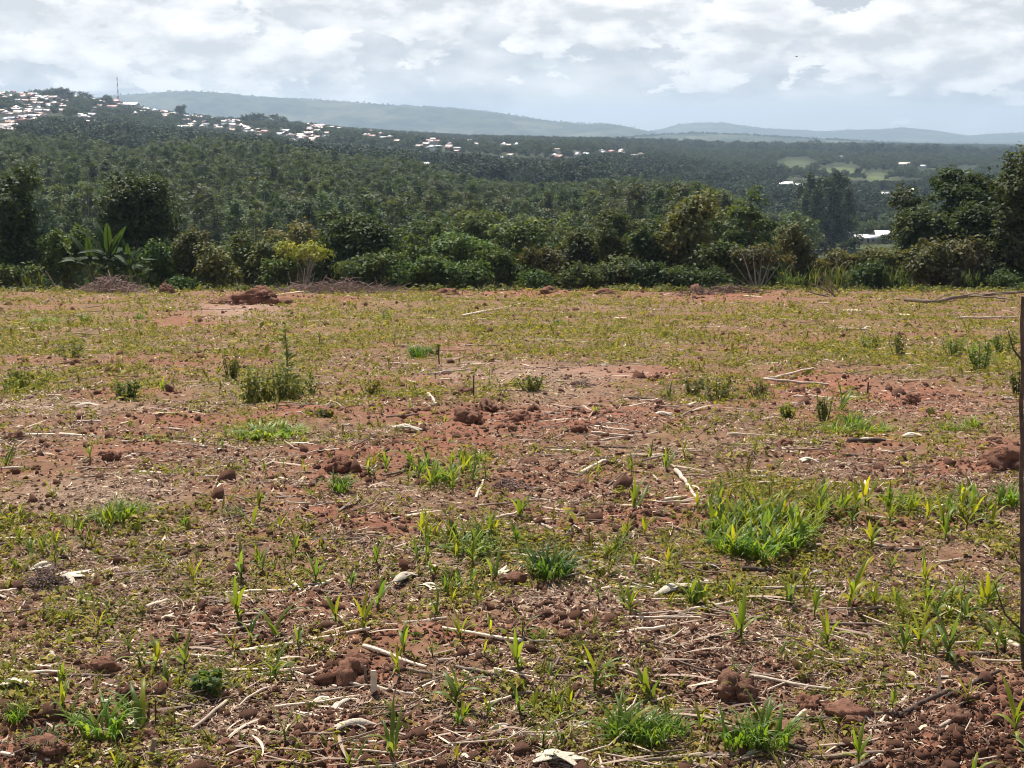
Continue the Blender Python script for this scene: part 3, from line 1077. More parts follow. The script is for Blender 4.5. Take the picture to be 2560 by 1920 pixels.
# ------------------------------------------------------------------ trees of the valley
def euc_meshes(seed):
    r = np.random.default_rng(seed)
    H = 13.0
    cb = MB()
    ncl = 60
    hh = r.uniform(0, 1, ncl) ** .8
    ww = r.uniform(1.5, 2.2)
    pw = r.uniform(.45, .95)
    rad = ww * (1.02 * (1 - hh) ** pw + .06) * np.clip(hh * 4 + .5, 0, 1)
    az = r.uniform(0, 2 * math.pi, ncl)
    rr = rad * r.uniform(.72, 1.02, ncl)
    sx_, sy_ = r.normal(0, .5, 2)
    cc = np.stack([rr * np.cos(az) + sx_ * (1 - hh), rr * np.sin(az) + sy_ * (1 - hh), 4.2 + hh * (H - 4.3)], 1)
    cc += r.normal(0, .28, cc.shape)
    out = np.stack([np.cos(az), np.sin(az), np.full(ncl, .8)], 1)
    per = 17
    cen = np.repeat(cc, per, 0) + r.normal(0, .30, (ncl * per, 3)) * np.array([1, 1, .62])
    ct = np.clip(np.repeat(r.uniform(0, 1, ncl), per) * .5 + r.uniform(0, .5, ncl * per), 0, 1)
    leaves(cb, r, cen, np.repeat(out, per, 0), .52, .42, .9, .6, .8, 0, ct)
    tb = MB()
    bend = r.normal(0, .25, 2)
    p = [(bend[0] * s * s, bend[1] * s * s, s * H * .93) for s in np.linspace(0, 1, 6)]
    tube(tb, p, np.linspace(.15, .03, 6), 5)
    for k in range(7):
        h = r.uniform(5, 11); a = r.uniform(0, 6.28); l = (H - h) * .22
        tube(tb, [(0, 0, h), (math.cos(a) * l, math.sin(a) * l, h + l * .9)], [.05, .015], 4, cap=False)
    return cb.mesh('eucalyptus crown', [M_LEAF]), tb.mesh('eucalyptus trunk', [M_PALEBARK])


def round_meshes(seed, H=9.0, wd=6.5, n=95, per=8, size=.85):
    r = np.random.default_rng(seed)
    cb = MB()
    lobes = [(r.normal(0, wd * .2), r.normal(0, wd * .2), H * r.uniform(.42, .8), wd * r.uniform(.22, .34), wd * r.uniform(.22, .34), H * r.uniform(.14, .22)) for _ in range(7)]
    lobes.append((0, 0, H * .55, wd * .36, wd * .36, H * .3))
    crown(cb, r, lobes, n, per, size, .42, .55, .7, .2, rmin=.7, low=-.5)
    tb = MB()
    tube(tb, [(0, 0, -.5), (.1, 0, H * .25), (.05, .1, H * .55)], [.26, .2, .08], 5)
    for k in range(5):
        a = k * 1.26 + r.uniform(0, .6)
        tube(tb, [(0, 0, H * .25), (math.cos(a) * wd * .18, math.sin(a) * wd * .18, H * .45), (math.cos(a) * wd * .3, math.sin(a) * wd * .3, H * .65)], [.13, .08, .03], 4, cap=False)
    return cb.mesh('tree crown', [M_LEAF]), tb.mesh('tree trunk', [M_BARK])


def spire_meshes(seed, H=16.0, wd=4.2):
    r = np.random.default_rng(seed)
    cb = MB()
    ncl = 170
    hh = r.uniform(.03, 1, ncl)
    rad = wd * .5 * (1 - hh) ** .6 * np.clip(hh * 6, .5, 1)
    az = r.uniform(0, 6.28, ncl)
    rr = rad * r.uniform(.5, 1, ncl)
    cc = np.stack([rr * np.cos(az), rr * np.sin(az), 1 + hh * (H - 1)], 1)
    out = np.stack([np.cos(az), np.sin(az), np.full(ncl, .3)], 1)
    cen = np.repeat(cc, 7, 0) + r.normal(0, .28, (ncl * 7, 3)) * np.array([1, 1, 1.3])
    leaves(cb, r, cen, np.repeat(out, 7, 0), .6, .4, .3, .7, -.4)
    tb = MB()
    tube(tb, [(0, 0, -.5), (0, 0, H * .9)], [.25, .05], 5)
    return cb.mesh('conifer crown', [M_LEAF]), tb.mesh('conifer trunk', [M_BARK])


EUC = [euc_meshes(100 + i) for i in range(10)]
RND = [round_meshes(200 + i) for i in range(6)]
SPI = [spire_meshes(300 + i) for i in range(4)]

L1 = ([0, 60, 200, 290, 350, 550, 700, 860, 940, 1000, 1150, 1250, 1380, 1480, 1560, 1640, 1700, 2212], [285, 290, 303, 330, 302, 300, 335, 347, 362, 385, 405, 398, 381, 393, 418, 465, 560, 560])
L2 = ([0, 60, 100, 250, 330, 400, 600, 800, 1000, 1200, 1380, 1500, 1680, 1690, 1990, 2000, 2212], [275, 262, 250, 255, 270, 275, 300, 318, 330, 345, 322, 326, 336, 388, 388, 380, 370])
L3 = ([0, 100, 230, 330, 480, 640, 750, 1000, 1350, 1400, 1700, 2212], [206, 196, 214, 238, 254, 264, 277, 293, 300, 302, 306, 314])
EUC_COL = [(.046, .074, .028), (.060, .080, .036), (.037, .062, .028), (.052, .066, .036)]
WOOD_SHADOW_COL = [(.014, .025, .017), (.020, .033, .019), (.012, .023, .017), (.026, .040, .021)]  # leaf colours darkened and blued to stand for cloud shadow on these woods


def scatter_trees(n, y0, y1, amax, sp, line, h0, h1, seed, ylim_top=None, base_line=None, accept=None, power=1.0, wdk=.4, loose=False):
    r = np.random.default_rng(seed)
    y = (r.uniform(y0 ** power, y1 ** power, n)) ** (1 / power)
    a = r.uniform(-amax, amax, n)
    x = a * y
    z = vz(x, y)
    h = r.uniform(h0, h1, n)
    dx, dyb = to_pic(x, y, z)
    _, dyt = to_pic(x, y, z + h)
    lim = np.interp(dx, *line) + r.uniform(0, 1, n) ** 2 * np.clip(5200 / y, 3, 16)
    k = np.where(dyt < lim, np.clip((dyb - lim) / np.maximum(dyb - dyt, 1e-6), 0, 1), 1.0)
    ok = k > .55
    if accept is not None:
        ok &= accept(dx, dyt, dyb, x, y)
    h = h * k
    res = []
    cell = {}
    for i in np.nonzero(ok)[0]:
        s = sp * max(.6, h[i] / h1) * (r.uniform(.5, 1.15) if loose else 1)
        key = (int(x[i] // sp), int(y[i] // sp))
        if any((x[i] - q[0]) ** 2 + (y[i] - q[1]) ** 2 < s * s for u in (-1, 0, 1) for v in (-1, 0, 1) for q in cell.get((key[0] + u, key[1] + v), ())):
            continue
        if hides_house(x[i], y[i], z[i], z[i] + h[i], h[i] * wdk):
            continue
        cell.setdefault(key, []).append((x[i], y[i]))
        res.append((x[i], y[i], z[i], h[i], dx[i], dyb[i] + (dyt[i] - dyb[i]) * k[i]))
    return np.array(res)


def side_mark(dx, marks):
    m_ = min(marks, key=lambda q: abs(q[0] - dx))
    e = dx - m_[0]
    return ('straight behind ' if abs(e) < 18 else ('behind and left of ' if e < 0 else 'behind and right of ')) + m_[1]


def stand(name, cat, trees, protos, hbase, cols, label, group, n_ind, stuff_name, wscale=1.0, show=lambda T: np.ones(len(T), bool)):
    """the largest trees one by one, the rest as one wood"""
    vis = show(trees)
    order = np.lexsort((-trees[:, 3] / trees[:, 1], ~vis))
    r = np.random.default_rng(len(trees))
    firsts = {}
    for j, i in enumerate(order[:n_ind]):
        x, y, z, h, dx, dyt = trees[i]
        v = int(r.integers(0, len(protos)))
        k = h / hbase
        root = ob(name, None, loc=(x, y, z), rot=(0, 0, float(r.uniform(0, 6.28))), sc=(k * wscale * r.uniform(.88, 1.15), k * wscale * r.uniform(.88, 1.15), k))
        tag(root, label(x, y, h, dx, dyt), cat, group)
        c = cols[int(r.integers(0, len(cols)))]
        if v not in firsts:
            cr = ob('crown', protos[v][0], root); tr = ob('trunk', protos[v][1], root)
            firsts[v] = (cr, tr)
        else:
            cr, tr = firsts[v][0].copy(), firsts[v][1].copy()
            for q in (cr, tr):
                COL.objects.link(q); q.parent = root
        cr.color = c4(c)
    rest = trees[order[n_ind:]]
    if len(rest):
        n = len(rest)
        for ci, c in enumerate(cols):
            pass
        rot = np.zeros((n, 3)); rot[:, 2] = r.uniform(0, 6.28, n)
        ps = []
        for p in protos:
            ps.append(p[0])
        o = instancer(stuff_name, rest[:, :3], rot, rest[:, 3] / hbase * r.uniform(.95, 1.1, n), r.integers(0, len(ps), n), ps, c4(np.mean(cols, 0)))
    return order


def rowword(y, b):
    return 'front row' if y < b[0] else ('middle row' if y < b[1] else 'rear row')


euc = scatter_trees(60000, 165, 480, 0.43, 4.5, L1, 8.0, 15.5, 1, loose=True, accept=lambda dx, dyt, dyb, x, y: (dx < 1690) & (dyt < 590), power=2)
print('eucalyptus', len(euc))
stand('eucalyptus_tree', 'tree', euc, EUC, 13.0, EUC_COL,
      lambda x, y, h, dx, dyt: f"{'tall' if h > 12.9 else ('short' if h < 11.4 else 'slender')} {rowword(y, (215, 260))} eucalyptus {side_mark(dx, HEDGE_X)}",
      'eucalyptus trees of the plantation', 300, 'plantation_woodland', 1.0, lambda T: (T[:, 5] < 505) & (T[:, 4] > -20) & (T[:, 4] < 2232))

wood = scatter_trees(16000, 470, 900, .43, 6.5, L2, 8, 15, 2, accept=lambda dx, dyt, dyb, x, y: ((ell(MEADOW, dx, dyb) < .3) | (gnoise(x / 30, y / 30, 48) > .33)) & ~((dx > 1690) & (ell(MEADOW, dx, dyt) > .3) & (y < 800)), power=2, wdk=.7)
print('woodland', len(wood))
wood_r = scatter_trees(2600, 230, 470, .43, 5.5, ([0, 1600, 1650, 2212], [900, 900, 405, 405]), 5, 9.5, 3, accept=lambda dx, dyt, dyb, x, y: (dx > 1600) & (dyt > 392 + rng.uniform(0, 40)), power=2, wdk=.7)
print('wood right', len(wood_r))
woods = wood
RIGHT_COL = [(.040, .062, .026), (.052, .076, .030), (.034, .052, .024), (.060, .080, .034)]
stand('broadleaf_tree', 'tree', wood_r, RND, 9.0, RIGHT_COL,
      lambda x, y, h, dx, dyt: f"{'tall' if h > 8 else ('low' if h < 6 else 'medium')} {'nearer' if y < 350 else 'farther'} valley tree {side_mark(dx, HEDGE_X)}",
      'broadleaf trees in the right of the valley', 120, 'valley_woodland', 1.0, lambda T: (T[:, 4] > -20) & (T[:, 4] < 2232))
stand('broadleaf_tree', 'tree', woods, RND, 9.0, WOOD_SHADOW_COL,
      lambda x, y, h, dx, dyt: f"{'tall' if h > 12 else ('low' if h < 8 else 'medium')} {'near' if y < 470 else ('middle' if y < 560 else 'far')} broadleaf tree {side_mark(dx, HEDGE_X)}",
      'broadleaf trees of the valley woods', 170, 'shadow_toned_woodland', 1.0, lambda T: (T[:, 4] > -20) & (T[:, 4] < 2232) & (T[:, 5] < 500))
hillw = scatter_trees(22000, 900, 1500, .44, 7.5, L3, 5, 10, 4, accept=lambda dx, dyt, dyb, x, y: ell(MEADOW, dx, dyb) < .25, power=2, wdk=.8)
print('hill trees', len(hillw))
rr_ = np.random.default_rng(5)
instancer('hill_woodland', hillw[:, :3], np.stack([np.zeros(len(hillw)), np.zeros(len(hillw)), rr_.uniform(0, 6.28, len(hillw))], 1), hillw[:, 3] / 9.0, rr_.integers(0, 6, len(hillw)), [p[0] for p in RND], c4((.034, .052, .026)))
farw = scatter_trees(30000, 1500, 3600, .45, 13, L3, 8, 15, 6, power=1.4, wdk=.8)
print('far trees', len(farw))
instancer('plain_woodland', farw[:, :3], np.stack([np.zeros(len(farw)), np.zeros(len(farw)), rr_.uniform(0, 6.28, len(farw))], 1), farw[:, 3] / 9.0 * 1.25, rr_.integers(0, 6, len(farw)), [p[0] for p in RND], c4((.026, .042, .024)))


pts = []
for o in list(COL.objects):
    if o.name.split('.')[0] == 'hill':
        n_ = len(o.data.vertices)
        co = np.empty(n_ * 3, np.float32); o.data.vertices.foreach_get('co', co); co = co.reshape(-1, 3)
        yc = co[:, 1].mean()
        a_ = co[:, 0] / co[:, 1]
        ok = (co[:, 1] < yc + 60) & (np.abs(a_) < .46) & (co[:, 2] > co[:, 2].min() + 12)
        ok &= gnoise(co[:, 0] / 260, co[:, 1] / 200, 91) + rr_.normal(0, .18, n_) > .30
        crest = np.abs(co[:, 1] - yc) < 40
        pts.append(co[(crest & (np.abs(a_) < .46) & (rr_.random(n_) < .6))])
pts = np.concatenate(pts)
pts[:, 0] += rr_.uniform(-8, 8, len(pts))
pts[:, 2] -= 4.0
instancer('ridge_woodland', pts, np.stack([np.zeros(len(pts)), np.zeros(len(pts)), rr_.uniform(0, 6.28, len(pts))], 1), rr_.uniform(.6, 1.25, len(pts)), rr_.integers(0, 6, len(pts)), [p[0] for p in RND], c4((.030, .046, .024)))


def one_tree(name, dx, dyt, y, hbase, pr, color, label, wk=1.0, group=None, wpx=None, base=None):
    """a tree whose top stands at a picture point, at distance y"""
    a, s = ray(dx, dyt)
    x = a * y
    z = float(vz(x, y)) if y > 75 else float(terrain(x, y))
    h = EYE + s * y - z
    k = h / hbase
    root = ob(name, None, loc=(x, y, z), rot=(0, 0, random.uniform(0, 6.28)), sc=(k * wk, k * wk, k))
    tag(root, label, 'tree', group)
    cr = ob('crown', pr[0], root); ob('trunk', pr[1], root)
    cr.color = c4(color)
    return root


# the dark conifer clump on the right and the dark trees on the hill top
for i, (dx, dyt, y) in enumerate([(1732, 398, 352), (1752, 378, 346), (1772, 386, 350), (1790, 378, 342), (1808, 376, 348), (1826, 382, 353), (1742, 420, 336), (1800, 400, 334), (1765, 408, 333), (1833, 408, 340)]):
    one_tree('conifer_tree', dx, dyt, y, 16, SPI[i % 4], (.032, .048, .026),
             ['leftmost slim conifer of the dark clump', 'tall second conifer from the left in the dark clump', 'conifer left of the middle of the dark clump', 'tallest middle conifer of the dark clump', 'tall conifer right of the middle of the dark clump',
              'right rear conifer of the dark clump', 'short front left conifer of the dark clump', 'front right conifer of the dark clump', 'front middle conifer of the dark clump', 'rightmost low conifer of the dark clump'][i] + ' beside the white roofs',
             1.75, 'conifers of the dark clump')
for dx, dyt, lab in [(104, 190, 'small round tree on the hilltop skyline left of the dark grove'), (118, 188, 'left tree of the dark grove on the hilltop'), (130, 187, 'middle tree of the dark grove on the hilltop'), (142, 189, 'right tree of the dark grove on the hilltop'),
                     (152, 193, 'low tree at the right end of the dark hilltop grove'), (185, 196, 'lone tree on the crest right of the dark grove'), (15, 196, 'lone tree on the crest at the far left'), (232, 203, 'tree beside the red roof under the mast'), (388, 224, 'round dark tree standing out on the slope right of the mast'),
                     (530, 243, 'left tree of the dark grove on the lower slope'), (548, 239, 'tall middle tree of the dark grove on the lower slope'), (565, 243, 'right tree of the dark grove on the lower slope'), (595, 244, 'broad tree right of the dark grove on the lower slope'), (612, 249, 'last tree of the lower slope before the far ridge'),
                     (1752, 300, 'left tree of the pair rising from the hazy plain'), (1768, 298, 'right tree of the pair rising from the hazy plain')]:
    y = 1280 if dx < 700 else 1900
    one_tree('hilltop_tree' if dx < 700 else 'plain_tree', dx, dyt, y, 9, RND[int(dx) % 6], (.038, .058, .03), lab, 1.15 if dx < 700 else .8, 'skyline trees')

# ------------------------------------------------------------------ the hedge along the far edge of the field
def bush_root(dx, y):
    a, s = ray(dx, 600)
    x = a * y
    return x, y, float(terrain(x, y))


def hedge_plant(name, cat, dx, top, wpx, y, form, color, label, leaf=.15, n=1.0, group='hedge shrubs and trees', bark=None):
    x, y, z = bush_root(dx, y)
    h = EYE + ray(dx, top)[1] * y - z
    wd = wpx * px_size(y, z)
    r = np.random.default_rng(abs(int(dx * 7 + top)))
    root = ob(name, None, loc=(x, y, z))
    tag(root, label, cat, group)
    cb, tb = MB(), MB()
    rx = wd / 2
    if form == 'dome':
        lobes = [(0, 0, h * .52, rx * .95, rx * .8, h * .47)] + [(r.uniform(-.6, .6) * rx, r.uniform(-.5, .4) * rx, h * r.uniform(.35, .78), rx * .45, rx * .4, h * .2) for _ in range(6)]
        ncl, per, spread = int(330 * n), 13, .22
    elif form == 'bush':
        lobes = [(r.uniform(-.65, .65) * rx, r.uniform(-.5, .5) * rx, h * r.uniform(.2, .82), rx * r.uniform(.28, .5), rx * r.uniform(.28, .5), h * r.uniform(.12, .24)) for _ in range(11)]
        ncl, per, spread = int(240 * n), 12, .20
    elif form == 'column':
        lobes = [(r.uniform(-.45, .45) * rx, r.uniform(-.4, .4) * rx, h * (.12 + .8 * i / 9), rx * (1.0 - .05 * i) * .7, rx * .7, h * .11) for i in range(10)]
        ncl, per, spread = int(280 * n), 12, .24
    elif form == 'tier':
        lobes = []
        for i in range(9):
            f = i / 8
            ww = rx * (1.05 - .85 * f)
            for k in range(3 if f < .8 else 1):
                an = r.uniform(0, 6.28)
                lobes.append((math.cos(an) * ww * .45, math.sin(an) * ww * .4, h * (.16 + .80 * f), ww * .75, ww * .6, h * .032))
        ncl, per, spread = int(300 * n), 12, .17
    elif form == 'umbrella':
        lobes = [(r.uniform(-.6, .6) * rx, r.uniform(-.4, .4) * rx, h * r.uniform(.62, .93), rx * r.uniform(.3, .5), rx * .4, h * .07) for _ in range(11)]
        ncl, per, spread = int(210 * n), 12, .18
    elif form == 'spread':
        lobes = [(r.uniform(-.75, .75) * rx, r.uniform(-.5, .5) * rx, h * r.uniform(.42, .92), rx * r.uniform(.25, .42), rx * .35, h * .075) for _ in range(16)] + \
                [(r.uniform(-.6, .6) * rx, r.uniform(-.4, .4) * rx, h * r.uniform(.1, .4), rx * .4, rx * .35, h * .12) for _ in range(4)]
        ncl, per, spread = int(340 * n), 13, .22
    crown(cb, r, lobes, int(ncl * .62), int(per * 1.8), leaf * 1.6, spread * .92, .55, .9 if form in ('tier', 'umbrella', 'spread') else .75, .25, rmin=.66, low=-.75)
    # wayward shoots break the outline
    for i in range(int(9 + 7 * n)):
        lb = lobes[int(r.integers(0, len(lobes)))]
        d = unit(r.normal(0, 1, 3)); d[2] = abs(d[2]) + .35; d = unit(d)
        st = np.array(lb[:3]) + d * np.array(lb[3:6]) * .85
        l = r.uniform(.25, .7) * min(1.2, h / 4)
        e = st + d * l + np.array([r.normal(0, .1), 0, -.05 * l])
        tube(tb, [st - d * l * .5, (st + e) / 2, e], [.012, .009, .004], 3, cap=False)
        m_ = int(r.integers(6, 14))
        f_ = r.uniform(.1, 1.05, m_)[:, None]
        leaves(cb, r, st + (e - st) * f_ + r.normal(0, .06, (m_, 3)), np.repeat(d[None], m_, 0), leaf * 1.3, .5, .5, .8, .2)
    # stems and limbs reach into the lobes
    k = 5 if form in ('umbrella', 'spread', 'tier') else 3
    if form in ('column', 'tier', 'dome', 'spread'):
        tube(tb, [(0, 0, -.3), (r.normal(0, .05), 0, h * .3), (r.normal(0, .1), r.normal(0, .1), h * .62), (r.normal(0, .15), 0, h * .88)], np.array([.10, .085, .05, .015]) * (h / 5 + .4), 6)
        for i in range(9):
            lb = lobes[i % len(lobes)]
            z0 = min(lb[2] * .75, h * .7)
            tube(tb, [(0, 0, z0 * .8), (lb[0] * .5, lb[1] * .5, z0), (lb[0], lb[1], lb[2])], [.045, .03, .01], 4, cap=False)
    else:
        for i in range(k + 3):
            lb = lobes[i % len(lobes)]
            bx, by = r.normal(0, .12, 2)
            tube(tb, [(bx, by, -.2), (bx + lb[0] * .35, by + lb[1] * .35, lb[2] * .45), (lb[0], lb[1], lb[2])], [.045, .034, .012], 5, cap=False)
    cr = ob('crown' if cat == 'tree' else 'foliage', cb.mesh(name + ' leaves', [M_LEAF]), root)
    cr.color = c4(color)
    ob('trunk' if cat == 'tree' else 'stem', tb.mesh(name + ' wood', [bark or M_BARK]), root)
    return root


DK, MID, OLV, BRN, BRT, YEL = (.030, .048, .020), (.052, .080, .028), (.075, .085, .032), (.078, .080, .036), (.075, .120, .030), (.165, .19, .038)
HP = [
    ('hedge_tree', 'tree', 42, 368, 128, 66, 'column', DK, 'tall dark leafy tree standing at the far left edge of the hedge', .17, 1.5),
    ('hedge_tree', 'tree', 303, 362, 196, 72, 'dome', (.026, .040, .017), 'big round nearly black tree rising behind the banana plant', .17, 2.6),
    ('hedge_bush', 'bush', 140, 484, 112, 66, 'bush', BRT, 'bright green bush between the left edge tree and the banana plant', .16, 1.0),
    ('hedge_bush', 'bush', 28, 572, 120, 62.6, 'bush', (.07, .105, .03), 'low bright bush at the foot of the left edge tree', .13, .7),
    ('hedge_bush', 'bush', 352, 522, 78, 66, 'bush', (.06, .105, .03), 'fresh green bush directly right of the banana plant', .15, .7),
    ('hedge_bush', 'bush', 395, 602, 48, 62.4, 'bush', (.06, .11, .035), 'small light green bush beside the round red clod', .11, .35),
    ('hedge_bush', 'bush', 418, 496, 84, 66, 'bush', OLV, 'olive bush right of the black tree with a shadowed base', .15, .9),
    ('hedge_bush', 'bush', 478, 522, 118, 65, 'bush', OLV, 'rounded olive shrub behind the left end of the earth mound', .15, 1.1),
    ('hedge_bush', 'bush', 556, 502, 120, 66, 'bush', (.068, .085, .036), 'leafy shrub standing straight behind the earth mound', .15, 1.1),
    ('hedge_bush', 'bush', 632, 478, 124, 69, 'bush', BRN, 'brown tinged shrub behind the yellow leaved shrub', .15, 1.1),
    ('hedge_bush', 'bush', 600, 560, 70, 63.2, 'bush', MID, 'low green shrub left of the yellow leaved shrub', .13, .5),
    ('hedge_bush', 'bush', 655, 524, 136, 63.8, 'umbrella', YEL, 'yellow leaved shrub on bare pale stems', .12, .36),
    ('hedge_tree', 'tree', 770, 468, 172, 67, 'dome', (.036, .060, .020), 'domed dark green tree with a smooth rounded top', .16, 2.0),
    ('hedge_tree', 'tree', 745, 452, 100, 76, 'umbrella', (.045, .07, .026), 'flat crowned tree peeping over the domed dark tree', .16, 1.0),
    ('hedge_bush', 'bush', 792, 548, 140, 64, 'spread', MID, 'spreading low green bush in front of the domed tree', .14, .9),
    ('hedge_bush', 'bush', 860, 572, 84, 63, 'bush', (.05, .085, .026), 'low dark bush above the purple brush heap', .13, .6),
    ('hedge_bush', 'bush', 902, 532, 116, 66, 'bush', MID, 'green bush just right of the domed tree', .15, 1.0),
    ('hedge_bush', 'bush', 952, 556, 100, 64, 'bush', (.062, .10, .03), 'vivid green bush at the field edge left of the middle', .14, .8),
    ('hedge_bush', 'bush', 1000, 500, 132, 68, 'spread', (.055, .09, .03), 'broad layered green bush in the middle of the hedge', .15, 1.2),
    ('hedge_bush', 'bush', 1018, 566, 90, 63.2, 'bush', (.048, .08, .026), 'low round bush in the middle at the field edge', .13, .6),
    ('hedge_tree', 'tree', 1130, 476, 150, 74, 'umbrella', (.068, .095, .036), 'pale flat topped tree standing behind the middle of the hedge', .16, 1.2),
    ('hedge_bush', 'bush', 1088, 542, 112, 65, 'bush', (.062, .095, .028), 'green bush below the pale flat topped tree', .14, .9),
    ('hedge_bush', 'bush', 1175, 530, 110, 65.5, 'bush', BRN, 'dull brownish bush right of the pale flat topped tree', .14, .9),
    ('hedge_bush', 'bush', 1150, 584, 90, 62.8, 'bush', (.05, .085, .028), 'low dark bush over the red crumbled bank in the middle', .12, .6),
    ('hedge_tree', 'tree', 1215, 498, 120, 70, 'bush', (.058, .08, .030), 'rounded tree in the second row right of the middle', .16, 1.0),
    ('hedge_tree', 'tree', 1290, 488, 134, 69, 'bush', (.055, .072, .030), 'broad dark crowned tree right of the middle with a flat top', .16, 1.2),
    ('hedge_bush', 'bush', 1258, 566, 100, 63.4, 'bush', MID, 'low bush where the grassy bank meets the hedge', .13, .7),
    ('hedge_bush', 'bush', 1328, 545, 112, 64.5, 'bush', (.056, .075, .032), 'thick bush in front of the flat topped dark crown', .14, .9),
    ('hedge_tree', 'tree', 1398, 484, 110, 69, 'dome', (.042, .066, .028), 'blue green tree left of the tall brown tinged tree', .16, 1.0),
    ('hedge_bush', 'bush', 1396, 566, 104, 63.3, 'bush', (.048, .078, .028), 'dark low bush left of the tall brown tinged tree', .13, .7),
    ('hedge_tree', 'tree', 1484, 430, 146, 67.5, 'column', (.072, .082, .034), 'tall brown tinged tree with big leaves right of the middle', .18, 1.8),
    ('hedge_bush', 'bush', 1462, 572, 100, 63.2, 'bush', (.045, .07, .028), 'low bush under the tall brown tinged tree', .13, .7),
    ('hedge_tree', 'tree', 1614, 398, 190, 75, 'tier', (.058, .088, .034), 'tiered tree with flat shelves of foliage like a pagoda', .17, 2.0),
    ('hedge_bush', 'bush', 1550, 522, 110, 65.5, 'bush', (.058, .085, .032), 'leafy bush in front of the tiered tree', .15, 1.0),
    ('hedge_bush', 'bush', 1535, 580, 80, 63, 'bush', (.045, .07, .026), 'low dark bush left of the shrub with bare fanned stems', .12, .5),
    ('hedge_bush', 'bush', 1642, 534, 138, 63.8, 'umbrella', (.095, .095, .045), 'dull shrub on a fan of bare pale stems', .13, .6),
    ('hedge_bush', 'bush', 1722, 482, 84, 68, 'bush', (.076, .084, .038), 'brownish bush left of the glaring valley roofs', .15, .9),
    ('hedge_bush', 'bush', 1815, 532, 104, 67, 'bush', (.082, .085, .036), 'olive bush just under the glaring valley roofs', .15, .9),
    ('hedge_bush', 'bush', 1890, 532, 90, 67, 'bush', (.075, .085, .036), 'olive bush under the right end of the glaring roofs', .15, .8),
    ('hedge_bush', 'bush', 1872, 566, 90, 64, 'bush', (.035, .058, .024), 'dark bush with a black hollow below the roofs', .13, .7),
    ('hedge_tree', 'tree', 1968, 412, 112, 70, 'column', (.045, .062, .026), 'thin crowned tree left of the big right hand trees', .16, 1.2),
    ('hedge_tree', 'tree', 2078, 366, 210, 73, 'spread', (.046, .074, .026), 'wide spreading tree of the right hand group', .17, 2.6),
    ('hedge_tree', 'tree', 2192, 328, 150, 65, 'column', (.050, .068, .028), 'tallest tree at the right edge reaching the hazy plain', .17, 2.4),
    ('hedge_tree', 'tree', 2290, 350, 170, 66, 'dome', (.05, .07, .03), 'tree at the right edge partly outside the frame', .17, 1.6),
    ('hedge_bush', 'bush', 1990, 520, 110, 64.6, 'bush', (.070, .078, .036), 'dusty leafed bush in front of the thin crowned tree', .15, .9),
    ('hedge_bush', 'bush', 2062, 512, 128, 65, 'bush', (.080, .082, .042), 'brownish large leaved bush below the spreading tree', .16, 1.1),
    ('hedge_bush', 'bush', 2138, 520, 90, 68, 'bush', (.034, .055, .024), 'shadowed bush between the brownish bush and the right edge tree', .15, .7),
    ('hedge_bush', 'bush', 2172, 590, 90, 63, 'bush', (.06, .095, .032), 'low bright bush at the right end of the hedge', .12, .6),
    ('hedge_tree', 'tree', 872, 470, 130, 80, 'bush', (.056, .084, .030), 'pale crowned tree behind the gap right of the domed tree', .17, 1.1),
    ('hedge_tree', 'tree', 955, 462, 120, 88, 'bush', (.062, .090, .034), 'tree in the second row left of the pale flat topped tree', .17, 1.0),
    ('hedge_tree', 'tree', 1048, 448, 140, 92, 'spread', (.066, .094, .036), 'loose crowned second row tree in the middle of the hedge', .17, 1.0),
    ('hedge_tree', 'tree', 1248, 450, 130, 90, 'bush', (.060, .082, .034), 'second row tree left of the broad dark crown', .17, 1.0),
    ('hedge_tree', 'tree', 1345, 446, 130, 86, 'umbrella', (.066, .088, .036), 'second row flat crowned tree right of the middle', .17, 1.0),
    ('hedge_tree', 'tree', 1428, 452, 100, 80, 'bush', (.056, .080, .032), 'second row tree just left of the tall brown tinged tree', .17, .9),
    ('hedge_tree', 'tree', 1555, 446, 110, 84, 'bush', (.060, .080, .034), 'second row tree between the brown and the tiered tree', .17, .9),
    ('hedge_tree', 'tree', 1700, 470, 90, 86, 'bush', (.062, .084, .036), 'second row tree right of the tiered tree', .17, .8),
    ('hedge_tree', 'tree', 540, 470, 100, 84, 'bush', (.050, .066, .034), 'second row tree over the coffee coloured shrubs', .17, .8),
    ('hedge_tree', 'tree', 2025, 438, 130, 72, 'bush', (.042, .064, .026), 'dark tree filling the left of the right hand group', .17, 1.3),
    ('hedge_tree', 'tree', 2140, 392, 130, 75, 'bush', (.040, .062, .025), 'dark tree between the spreading tree and the right edge', .17, 1.4),
    ('hedge_tree', 'tree', 2000, 446, 120, 67.5, 'dome', (.036, .054, .024), 'dark round tree just right of the thin crowned tree', .16, 1.4),
    ('hedge_tree', 'tree', 2112, 436, 150, 67.5, 'dome', (.034, .052, .023), 'dark rounded tree under the spreading tree at the right', .16, 1.6),
    ('hedge_bush', 'bush', -70, 470, 150, 66, 'bush', MID, 'bush beyond the left edge of the frame', .15, 1.0),
]
for q in HP:
    hedge_plant(q[0], q[1], q[2], q[3], q[4], q[5], q[6], q[7], q[8], q[9], q[10], bark=M_PALEBARK if 'pale stems' in q[8] else None)

